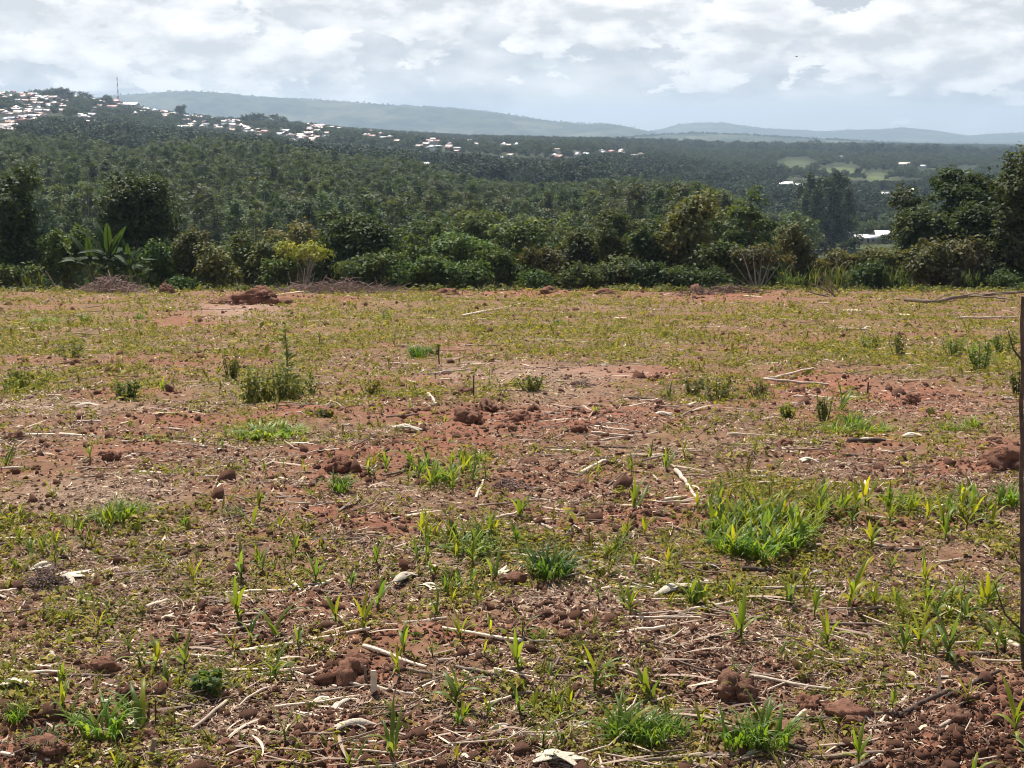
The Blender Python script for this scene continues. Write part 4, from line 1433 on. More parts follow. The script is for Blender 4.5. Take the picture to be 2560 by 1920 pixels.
# thicket that closes the view under the first row
r5 = np.random.default_rng(55)
for i in range(60):
    dx = -60 + i * 39 + r5.uniform(-14, 14)
    y = r5.uniform(76, 112)
    lim = np.interp(dx, [0, 420, 470, 560, 620, 1640, 1700, 1960, 2000], [490, 490, 508, 508, 482, 478, 545, 545, 480])
    hedge_plant('thicket_bush', 'bush', dx, lim + r5.uniform(0, 45), r5.uniform(110, 150), y, 'bush', [DK, MID, OLV, (.045, .07, .028)][i % 4],
                f"{'dark' if i % 4 == 0 else ('olive' if i % 4 == 2 else 'green')} thicket bush half hidden behind {near_mark(dx, HEDGE_X)}", .17, .55, 'thicket behind the hedge')


# banana plant: pseudostems, big leaves
def banana_leaf(r, L, W, e0, e1):
    mb = MB()
    seg = 9
    s = np.linspace(0, 1, seg + 1)
    e = e0 + (e1 - e0) * s ** 1.2
    d = np.stack([np.cos(e), np.zeros_like(e), np.sin(e)], 1)
    mid = np.concatenate([[[0, 0, 0]], np.cumsum(d[:-1] * (L / seg), 0)])
    nor = np.stack([-np.sin(e), np.zeros_like(e), np.cos(e)], 1)
    wd = W * np.clip((s - .10) * 5, .04, 1) * np.sqrt(np.clip(1.02 - s ** 3, 0, 1))
    for sgn in (1, -1):
        ed = mid + np.array([0, sgn, 0]) * wd[:, None] * .5 - nor * wd[:, None] * .14
        # the blade is torn: each strip droops a little differently
        for i in range(seg):
            dr = r.uniform(0, .10) * wd[i + 1]
            a, b = mid[i], mid[i + 1]
            c, dd = ed[i + 1] - nor[i] * dr, ed[i] - nor[i] * dr
            mb.add([a, b, c, dd], [(0, 1, 2, 3)], 0, .35 + .3 * r.random())
    tube(mb, mid, np.linspace(.035, .008, seg + 1), 4, 0, .9)
    return mb.mesh('banana leaf', [M_WEED])


def banana(dx, y, top, label, nleaf, seed, k=1.0):
    x, y, z = bush_root(dx, y)
    r = np.random.default_rng(seed)
    root = ob('banana_plant', None, loc=(x, y, z), sc=k)
    tag(root, label, 'banana plant')
    tb = MB()
    tube(tb, [(0, 0, -.2), (.02, 0, .7), (0, .03, 1.35), (0, .02, 1.7)], [.16, .13, .10, .07], 8)
    tube(tb, [(.5, .2, -.2), (.55, .2, .5), (.55, .2, .95)], [.10, .08, .05], 8)
    ob('stem', tb.mesh('banana stem', [M_STEM]), root)
    for i in range(nleaf):
        upright = i < nleaf * .35
        L = r.uniform(1.5, 2.1)
        az = (i * 2.4 + r.uniform(-.3, .3)) % 6.28
        e0 = r.uniform(1.15, 1.45) if upright else r.uniform(.35, .9)
        e1 = r.uniform(.1, 1.0) if upright else r.uniform(-1.0, -.3)
        o = ob('leaf', banana_leaf(r, L, r.uniform(.34, .46), e0, e1), root, (0, 0, 1.45 if i % 3 else 1.2), (0, 0, az))
        o.color = c4((.030, .058, .016))
    for i in range(5):
        o = ob('leaf', banana_leaf(r, r.uniform(.9, 1.2), .3, r.uniform(.8, 1.3), r.uniform(-.3, .6)), root, (.55, .2, .85), (0, 0, i * 1.25))
        o.color = c4((.028, .056, .016))


banana(238, 63.6, 484, 'banana plant with big torn leaves in front of the round dark tree', 15, 3, 1.12)
banana(282, 63.4, 520, 'smaller banana plant at the right of the brush heap', 11, 5, .8)
banana(196, 64.2, 510, 'banana plant half hidden left of the main one', 11, 8, .95)


# clumps of cane and tall grass in the hedge
def cane(dx, y, hpx, wpx, n, color, label):
    x, y, z = bush_root(dx, y)
    r = np.random.default_rng(abs(int(dx)))
    h, wd = hpx * px_size(y, z), wpx * px_size(y, z)
    mb = MB()
    for i in range(n):
        b = (r.normal(0, wd * .28), r.normal(0, .3), 0)
        hh = h * r.uniform(.5, 1)
        az = r.uniform(0, 6.28)
        tube(mb, [b, (b[0] + math.cos(az) * .1, b[1], hh * .6)], [.014, .008], 4, 0, .3, cap=False)
        for k in range(4):
            blade(mb, r, (b[0] + math.cos(az) * .05, b[1], hh * r.uniform(.15, .6)), r.uniform(0, 6.28), hh * r.uniform(.35, .6), .05, 1.3, r.uniform(-.5, .6), 0, r.uniform(.2, .9), 4)
    o = ob('cane_clump', mb.mesh('cane clump', [M_WEED]), loc=(x, y, z))
    o.color = c4(color)
    tag(o, label, 'cane clump', 'cane clumps along the hedge')


cane(1705, 63, 62, 84, 34, (.075, .125, .04), 'green cane clump right of the shrub with bare fanned stems')
cane(1800, 63.4, 78, 90, 34, (.085, .115, .04), 'taller cane clump under the glaring valley roofs')
cane(1930, 63.2, 60, 80, 28, (.07, .11, .036), 'cane clump with pale arching leaves beside the black hollow')
cane(2120, 63, 56, 80, 26, (.065, .105, .036), 'loose cane clump below the right hand trees')
cane(200, 63, 40, 60, 20, (.055, .10, .035), 'low grassy clump left of the banana plant base')
cane(75, 62.4, 50, 36, 14, (.13, .16, .035), 'yellowish sapling clump near the left end of the hedge')


# bare stems, leaning poles and heaps of cut brush along the edge
def stick(name, pts, rad, mat, label, cat, group=None, seed=0, twigs=0, k=6):
    """pts are world points; the object's origin lies at the first one"""
    r = np.random.default_rng(seed)
    p = np.asarray(pts, float)
    # resample with slight wander
    n = max(4, len(p) * 3)
    t = np.linspace(0, len(p) - 1, n)
    q = np.stack([np.interp(t, np.arange(len(p)), p[:, i]) for i in range(3)], 1)
    L = np.linalg.norm(p[-1] - p[0])
    q[1:-1] += r.normal(0, min(L * .008, rad * .35), (n - 2, 3))
    o0 = q[0].copy()
    q -= o0
    rr = np.linspace(rad, rad * .72, n) * (1 + .10 * (np.arange(n) % 2))
    mb = MB()
    tube(mb, q, rr, k, 0, .5)
    ot = ob(name, mb.mesh(name, [mat], True), loc=o0)
    tag(ot, label, cat, group)
    for i in range(twigs):
        j = int(r.integers(1, n - 1))
        d = unit(r.normal(0, 1, 3)); d[2] = abs(d[2]) * .25
        tw = MB()
        l = L * r.uniform(.06, .16)
        tube(tw, [q[j], q[j] + d * l * .5 + (q[-1] - q[0]) / L * l * .3, q[j] + d * l * .8 + (q[-1] - q[0]) / L * l * .7], [rad * .45, rad * .3, rad * .12], 4)
        ob('twig', tw.mesh('twig', [mat]), ot)
    return ot


def brush(dx, dy, wpx, hpx, n, label, mat=M_BRUSH, rad=.012, deep=.8, leafy=0):
    x, y, z = ground_at(dx, dy)
    s = px_size(y, z)
    wd, h = wpx * s, hpx * s
    r = np.random.default_rng(abs(int(dx * 3 + dy)))
    mb = MB()
    for i in range(n):
        c = np.array([r.normal(0, wd * .24), r.normal(0, deep * .3), 0])
        env = h * math.exp(-(c[0] / (wd * .38)) ** 2)
        c[2] = r.uniform(0, .8) * env
        az = r.uniform(0, 6.28); e = r.normal(0.1, .45); l = min(wd * .45, r.uniform(.25, .9) * (h + wd * .15))
        d = np.array([math.cos(az) * math.cos(e), math.sin(az) * math.cos(e), math.sin(e)]) * l * .5
        m_ = c + r.normal(0, l * .08, 3)
        a, b = c - d, c + d
        a[2] = max(a[2], 0.0); b[2] = max(b[2], .0)
        tube(mb, [a, m_, b], [rad * r.uniform(.6, 1.4), rad, rad * .4], 4, 0, r.random(), cap=False)
    if leafy:
        cen = np.stack([r.normal(0, wd * .25, leafy), r.normal(0, deep * .3, leafy), np.zeros(leafy)], 1)
        cen[:, 2] = r.uniform(0, .9, leafy) * h * np.exp(-(cen[:, 0] / (wd * .38)) ** 2)
        leaves(mb, r, cen, unit(r.normal(0, 1, (leafy, 3))), .12, .5)
    o = ob('brush_pile', mb.mesh('brush pile', [mat]), loc=(x, y, z))
    tag(o, label, 'brush pile', 'piles of dry brush')


brush(240, 634, 150, 44, 170, 'dry purple brown brush heap at the foot of the banana plant', rad=.016, deep=1.6, leafy=420)
brush(730, 634, 330, 34, 260, 'long low heap of purplish dry brush under the yellow leaved shrub', rad=.016, deep=1.6, leafy=700)
brush(1570, 636, 190, 22, 130, 'low reddish brush heap left of the shrub with fanned stems', rad=.016, deep=1.4, leafy=380)
brush(100, 1268, 90, 52, 130, 'round nest of dark dry twigs near the left edge', M_BRUSH, .0022, .09)
brush(1100, 1050, 110, 22, 90, 'flat tangle of thin dry stems in the middle of the field', M_BRUSH, .003, .16)
brush(690, 958, 70, 12, 40, 'small tangle of pale fibres left of the ploughed ridge', M_STALK, .002, .12)
brush(1260, 835, 70, 14, 50, 'loose grey tangle of stems behind the ploughed ridge', M_BRUSH, .004, .25)
brush(360, 1210, 80, 12, 40, 'scatter of short fibres below the crossed stalk heap', M_STALK, .002, .10)


def edge_pole(dx0, dy0, dx1, dy1, y, rad, mat, label, cat='dead branch', twigs=2, dz=.0):
    """a pole rooted at picture point 0 and ending at picture point 1, both at distance y"""
    a0, s0 = ray(dx0, dy0); a1, s1 = ray(dx1, dy1)
    x0 = a0 * y
    z0 = min(EYE + s0 * y, float(terrain(x0, y))) if dz == 0 else EYE + s0 * y
    p0 = (x0, y, z0); p1 = (a1 * (y + .2), y + .2, EYE + s1 * (y + .2))
    return stick('dead_branch', [p0, p1], rad, mat, label, cat, 'dead branches along the hedge', int(dx0), twigs)


edge_pole(128, 632, 98, 585, 61.5, .03, M_DEADWOOD, 'thin pale pole leaning left at the left end of the hedge')
edge_pole(345, 632, 358, 604, 61.5, .028, M_DEADWOOD, 'short pole leaning right beside the brush under the banana')
for i, (d, t) in enumerate([(-52, 560), (-30, 545), (-6, 540), (14, 548), (34, 556), (52, 572), (-70, 585)]):
    edge_pole(1632 + i * 1.5, 632, 1632 + d, t, 62.6 + .15 * i, .016 + .004 * (i % 3), M_PALEBARK, ['second bare stem from the left in the fan', 'third bare stem from the left in the fan', 'upright bare stem in the middle of the fan', 'third bare stem from the right in the fan', 'second bare stem from the right in the fan',
              'rightmost bare stem of the fan', 'lowest leftmost bare stem of the fan'][i] + ' by the dull shrub', 'bare stem')
for i, (d, t) in enumerate([(-28, 585), (8, 580), (30, 588), (-8, 590)]):
    edge_pole(650 + d * .6, 632, 650 + d, t, 62.5 + .15 * i, .02, M_PALEBARK, ['left pale stem under the yellow leaves', 'upright pale stem under the yellow leaves', 'right pale stem under the yellow leaves', 'short pale stem under the yellow leaves'][i], 'bare stem')
for i, (x0, y0, x1, y1) in enumerate([(1812, 640, 1752, 612), (1808, 644, 1764, 600), (1804, 640, 1778, 590), (1818, 648, 1748, 630), (1815, 636, 1790, 604)]):
    g0 = ground_at(x0, y0)
    edge_pole(x0, y0, x1, y1, g0[1], .035, M_DEADWOOD, ['lower thick branch of the fanned pile', 'second branch of the fanned pile', 'steep branch of the fanned pile', 'lowest branch of the fanned pile', 'short upper branch of the fanned pile'][i] + ' right of the canes')


def lying(name, P, rad, mat, label, cat, group, seed=0, twigs=0, lift=None, k=6):
    """something long lying on the field through picture points P"""
    pts = []
    for i, p in enumerate(P):
        x, y, z = ground_at(p[0], p[1])
        pts.append((x, y, z + rad * .8 + (p[2] if len(p) > 2 else 0)))
    # sink between the points where the soil is higher
    return stick(name, pts, rad, mat, label, cat, group, seed, twigs, k)


lying('dead_branch', [(1955, 652, .02), (2020, 655, .04), (2060, 651, .06), (2100, 646, .08), (2150, 644, .12), (2230, 642, .16)], .062, M_DEADWOOD, 'long dark dead branch lying along the right end of the field', 'dead branch', None, 3, 7)
lying('dead_branch', [(2095, 648, .06), (2150, 650, .06), (2190, 655, .03)], .035, M_DEADWOOD, 'forked side limb beside the long dark dead branch', 'dead branch', None, 4, 4)

# the bare sapling close to the camera at the right edge
gx, gy, gz = ground_at(2211, 1462)
a_, s_ = ray(2210.5, 640)
top = EYE + s_ * gy
sp = stick('bare_sapling', [(gx, gy, gz - .02), (gx + (a_ * gy - gx) * .42 - .004, gy, gz + (top - gz) * .4), (gx + (a_ * gy - gx) * .76, gy + .01, gz + (top - gz) * .75), (a_ * gy, gy, top)], .0075, M_DARKWOOD, 'thin bare dark sapling standing close by at the right edge', 'sapling', None, 9, 0, 7)
for i, (f, dx_, dz_) in enumerate([(.12, -.10, .16), (.30, -.03, .05), (.62, .06, .12), (.85, -.05, .10)]):
    tw = MB()
    zz = (top - gz) * f
    x_ = (a_ * gy - gx) * f
    tube(tw, [(x_, 0, zz), (x_ + dx_ * .6, .0, zz + dz_ * .35), (x_ + dx_, .01, zz + dz_)], [.004, .003, .001], 5)
    ob('twig', tw.mesh('sapling twig', [M_DARKWOOD]), sp)
tw = MB()
leaves(tw, np.random.default_rng(3), np.random.default_rng(4).normal(0, .012, (26, 3)) + np.array([-.022, 0, (top - gz) * .385]), unit(np.random.default_rng(5).normal(0, 1, (26, 3))), .026, .6)
ob('dead_leaves', tw.mesh('dead leaves', [M_DARKWOOD]), sp)

# ------------------------------------------------------------------ clods, mound, husks
MARKS = [('the stake and pale wood chip', 800, 1480), ('the biggest lumpy red clod', 1590, 1500), ('the dense round grass tuft', 1190, 1240), ('the largest green grass patch', 1630, 1190), ('the white stalk by the bare sapling', 2110, 1365),
         ('the dark twig nest', 100, 1268), ('the spiky tuft in the lower left', 220, 1590), ('the wide grass clump at the bottom', 1380, 1600), ('the dark clod with a tuft in front', 735, 1010), ('the bare pink soil patch', 1230, 1320),
         ('the heap of crossed stalks', 340, 1205), ('the three crossed stalks', 640, 1268), ('the twin bleached husks', 895, 1250), ('the big husk at the bottom edge', 1215, 1645), ('the tall leafy weed', 620, 850), ('the ploughed red ridge', 1100, 905),
         ('the earth block at the right edge', 2180, 990), ('the forked pale root', 1485, 1050), ('the striped husk', 1465, 1280), ('the pale upright stub', 2027, 1525), ('the overhanging earth mound', 540, 650), ('the long dead branch', 2080, 650),
         ('the fanned branch pile', 1785, 640), ('the dark log with a husk on it', 1870, 962), ('the grass patch on the left', 260, 1120), ('the pale trodden patch on the left', 200, 1070), ('the round green weed in mid field', 905, 775),
         ('the pale bare strip in mid field', 1200, 810), ('the right edge weeds', 2090, 780), ('the weedy ground at the left edge', 60, 830), ('the bright patch of flat grass', 585, 945), ('the thin bent stem', 1735, 1440), ('the grass clump below the lumpy clod', 1660, 1610),
         ('the long jointed stalk', 450, 1470), ('the lone tall seedling pair', 1125, 1420), ('the bottom left corner', 40, 1640), ('the bottom right corner', 2170, 1630), ('the right row of seedlings', 1980, 1110), ('the short dark log', 1660, 1232)]


def where(dx, dy):
    m_ = min(MARKS, key=lambda q: (q[1] - dx) ** 2 + ((q[2] - dy) * 1.6) ** 2)
    ex, ey = dx - m_[1], (dy - m_[2]) * 1.6
    d = math.hypot(ex, ey)
    if abs(ex) > abs(ey):
        rel = 'left of' if ex < 0 else 'right of'
    else:
        rel = 'in front of' if ey > 0 else 'behind'
    return ('' if d > 120 else 'just ') + rel + ' ' + m_[0]


CRUMB_AT = []


def clod(dx, dy, wpx, label, asp=(1, .9, .62), sub=3, rough=.42, box_=0.0, name='soil_clod', sink=.38, group='clods of red soil'):
    x, y, z = ground_at(dx, dy)
    s = wpx * px_size(y, z) / 2
    r = np.random.default_rng(abs(int(dx * 11 + dy)))
    mb = MB()
    rad = (s * asp[0], s * asp[1], s * asp[2] * 1.25)
    lump(mb, r, (0, 0, 0), np.array(rad) * (.88 if sub == 3 else 1), 4 if sub == 3 else sub, rough * (1.5 if sub == 3 else 1.2), 0, .5, box=box_)
    CRUMB_AT.append((x, y, s))
    if sub == 3:
        for _ in range(15):
            dd = unit(r.normal(0, 1, 3)); dd[2] = abs(dd[2]) * r.uniform(-.2, 1)
            lump(mb, r, dd * np.array(rad) * .78, np.array(rad) * r.uniform(.16, .42), 2 if s < .05 else 3, .7, 0, .8)
    o = ob(name, mb.mesh('soil clod', [M_CLOD]), loc=(x, y, z + rad[2] * (.5 - sink)), rot=(0, 0, r.uniform(0, 6.28) if not box_ else 0))
    tag(o, label, 'clod', group)


CL = [(730, 1016, 64, 'dark brown boulder like clod with a green tuft in front', (1, .8, .62)), (768, 1466, 104, 'large crumbly clod behind the stake and pale wood chip', (1, .9, .7)),
      (1590, 1500, 94, 'biggest lumpy red clod in the right foreground', (1, .9, .72)), (1746, 1535, 54, 'pointed dark red clod to the lower right of the biggest lumpy one', (1, .9, .8)),
      (2186, 1000, 92, 'block of earth with a sheer dark face at the right edge', (1, .7, .5), .6), (32, 952, 42, 'dark clod at the left edge under a pale stalk', (1, .8, .6)), (24, 976, 22, 'small dark clod below the left edge clod'),
      (238, 996, 40, 'flat dark clod left of the small pale chip'), (1104, 1254, 56, 'dark clod wedged between two bleached husks'), (1000, 856, 40, 'dark clod beside the thin upright stick in mid field'),
      (1052, 884, 54, 'long clod on the crest of the ploughed red ridge', (1.3, .6, .5)), (1120, 918, 62, 'red clod with a shaded hollow in the ploughed ridge'), (1010, 925, 60, 'low red clod at the left of the ploughed ridge'), (1250, 940, 40, 'rounded clod at the right end of the ploughed ridge'),
      (1970, 868, 30, 'round dark clod on the red soil at the right', (1, .9, .85)), (1724, 845, 26, 'square dark clod under the pale crossed sticks', (1, .9, .8), .5), (1420, 880, 36, 'hollow dark clod with a pale chip right of centre'), (1422, 828, 36, 'twiggy dark clod right of the pale bare strip'),
      (1692, 962, 36, 'reddish clod left of the dark log with a husk'), (1930, 1482, 40, 'rounded clod right of the curved thin stem'), (1858, 1488, 26, 'small cracked clod between the pointed clod and the rounded one'),
      (362, 634, 32, 'round red clod at the field edge beside the hedge', (1, .9, .95)), (222, 1446, 62, 'broken dark clod left of the jointed stalk'), (1276, 1358, 28, 'small dark clod on the bare pink soil'), (1222, 1388, 32, 'star shaped dark clod below the bare pink soil'),
      (1185, 636, 40, 'crumbled red clod on the bank under the hedge', (1.3, .8, .5)), (1310, 640, 34, 'small red clod on the bank right of the middle', (1.4, .8, .5)), (965, 640, 40, 'red clod at the left end of the crumbled bank', (1.5, .8, .5)),
      (1830, 1560, 80, 'dark broken clod in the shade by the bottom right soil heap', (1.2, .8, .45)), (2060, 1570, 60, 'red clod on the loose soil heap at the bottom right'), (490, 1610, 34, 'small dark clod on the bottom left bare ground'), (90, 1632, 70, 'dark flat clod under the grey green weed in the corner', (1.4, .8, .4)),
      (330, 1590, 40, 'fist sized clod beside the bent root'), (2080, 1440, 36, 'clod at the foot of the bare sapling'), (710, 1390, 26, 'little pale red clod above the large crumbly one'), (640, 1320, 22, 'small clod in front of the three crossed stalks'), (1395, 1120, 30, 'low clod left of the largest green patch'),
      (880, 1500, 30, 'small clod right of the pale wood chip'), (1450, 1450, 26, 'small clod left of the biggest lumpy one'), (1320, 1500, 26, 'small clod above the wide grass clump')]
for q in CL:
    clod(q[0], q[1], q[2], q[3], q[4] if len(q) > 4 else (1, .85, .6), box_=q[5] if len(q) > 5 else 0)
r6 = np.random.default_rng(66)
for i in range(90):
    if i < 55:
        e = RED[int(r6.integers(0, len(RED)))]
        dx, dy = e[0] + r6.normal(0, e[2] * .55), e[1] + r6.normal(0, e[3] * .6)
    else:
        dx, dy = r6.uniform(0, 2212), r6.uniform(900, 1650)
    dy = min(max(dy, 640), 1655)
    clod(dx, dy, r6.uniform(9, 20) * (1 if dy > 800 else .8), f"{'small crumbly' if i % 2 else 'small dark'} clod {where(dx, dy)}", sub=2, rough=.5)

# the eroded mound with an overhang, far left of the middle
mx, my, mz_ = ground_at(538, 657)
s = px_size(my, mz_)
mb = MB()
r7 = np.random.default_rng(77)
for px_, pz_, rx_, rz_ in [(-62, 0, 26, 12), (-40, 2, 26, 17), (-18, 4, 26, 24), (4, 8, 27, 30), (26, 12, 26, 33), (10, 26, 24, 16), (30, 30, 18, 13), (48, 3, 22, 20), (66, 0, 22, 11), (-6, 18, 20, 16)]:
    lump(mb, r7, (px_ * s, r7.uniform(.1, .5), pz_ * .6 * s), (rx_ * s, 20 * s, rz_ * .62 * s), 4, .6, 0, .5)
o = ob('earth_mound', mb.mesh('earth mound', [M_CLOD]), loc=(mx, my, mz_))
tag(o, 'eroded red earth mound with an overhanging brow before the hedge', 'earth mound')


def husk_mesh(seed, n=4):
    """a few dry papery bracts lying loosely over each other"""
    r = np.random.default_rng(seed)
    mb = MB()
    for i in range(n):
        seg, nc = 9, 9
        s = np.linspace(0, 1, seg + 1)
        L, W = r.uniform(.7, 1.05), r.uniform(.13, .24)
        yaw = r.normal(0, .34)
        off = r.normal(0, .05, 2)
        wd = W * np.sin(np.clip(s * .93 + .05, 0, 1) * math.pi) ** .6
        bend = r.normal(0, .12)
        xs = (s - .5) * L
        zs = .02 + .03 * i + r.uniform(.02, .16) * np.sin(s * math.pi * r.uniform(.8, 1.3)) + r.uniform(-.02, .12) * s ** 3
        cc = []
        curl = r.uniform(-.7, 1.2)
        for k, c in enumerate(np.linspace(-1, 1, nc)):
            yy = c * wd * .5 + bend * s * s
            zz = zs + wd * .45 * curl * (1 - c * c) + (.012 if k % 2 else -.006)
            cc.append(np.stack([xs * math.cos(yaw) - yy * math.sin(yaw) + off[0], xs * math.sin(yaw) + yy * math.cos(yaw) + off[1], zz + r.normal(0, .004, seg + 1)], 1))
        g = np.stack(cc, 1)
        idx = np.arange((seg + 1) * nc).reshape(seg + 1, nc)
        f = np.stack([idx[:-1, :-1], idx[:-1, 1:], idx[1:, 1:], idx[1:, :-1]], -1).reshape(-1, 4)
        tn = np.tile(r.uniform(0, 1, nc), seg + 1)
        mb.add(g.reshape(-1, 3), f, 0, tn)
    return mb.mesh('maize husk', [M_HUSK])


HUSKM = [husk_mesh(i + 400, 3 + i % 3) for i in range(6)]
HK = [(880, 1252, 80, 'left one of the twin bleached husks', 1), (925, 1262, 46, 'right one of the twin bleached husks', -.6), (1080, 1240, 60, 'husk left of the dark clod behind the pink soil', .2), (1122, 1246, 40, 'husk right of the dark clod behind the pink soil', -.5), (1462, 1284, 90, 'large striped husk left of the green seedlings', .4),
      (1205, 1652, 110, 'big layered bleached husk at the bottom edge', .2), (150, 1248, 90, 'pale husk curling over the dark twig nest', -.4), (85, 1232, 60, 'small pale husk left above the dark twig nest', .5), (112, 1412, 34, 'short white husk on bare soil at the left', -1), (315, 1414, 30, 'white husk behind two seedlings', -1),
      (765, 1588, 90, 'long pale husk near the bottom left of the middle', .2), (35, 1490, 70, 'curled tan husk at the left edge', .3), (735, 1530, 60, 'bleached husk slanting below the pale wood chip', .8), (1535, 1230, 40, 'white husk by the largest green patch', .3), (1252, 1212, 30, 'small pale husk right of the dense tuft', .6),
      (1060, 1528, 36, 'small bright husk in front of the tall seedling pair', -.2), (1255, 1560, 50, 'pale husk at the left of the wide grass clump', .1), (1432, 902, 40, 'bright husk on the ploughed red soil', -.2), (1745, 996, 44, 'pale pointed husk below the dark log', .6), (1972, 943, 44, 'yellowish husk right of the green weeds', .15),
      (1880, 960, 52, 'yellow white husk lying over the dark log', .1), (700, 1520, 50, 'dry frayed husk below the jointed stalk', .5), (420, 1640, 44, 'white frayed husk near the bottom left', .4), (1355, 1438, 30, 'small bright chip of husk right of the seedling pair', .2), (283, 987, 26, 'small pale husk right of the flat dark clod', 0),
      (880, 940, 60, 'dry husk at the left end of the ploughed ridge', -.2), (190, 878, 44, 'pale husk on the upper left bare strip', .1), (360, 1330, 50, 'white bent husk left of the bare red patch', .6), (1875, 712, 22, 'bright husk at the right end of the pale stalk row', .3)]
for dx, dy, wpx, lab, yaw in HK:
    x, y, z = ground_at(dx, dy)
    o = ob('maize_husk', HUSKM[int(dx) % 6], loc=(x, y, z - .002), rot=(random.uniform(-.15, .15), random.uniform(-.15, .15), yaw), sc=wpx * px_size(y, z) * 1.05)
    tag(o, lab, 'husk', 'maize husks on the soil')
for i in range(70):
    dx, dy = r6.uniform(-40, 2260), r6.uniform(780, 1655)
    x, y, z = ground_at(dx, dy)
    o = ob('maize_husk', HUSKM[i % 6], loc=(x, y, z - .003), rot=(r6.normal(0, .2), r6.normal(0, .2), r6.uniform(0, 6.28)), sc=r6.uniform(.03, .075) * (1 + (y - 4) * .06))
    tag(o, f"scrap of dry husk {where(dx, dy)}", 'husk', 'maize husks on the soil')

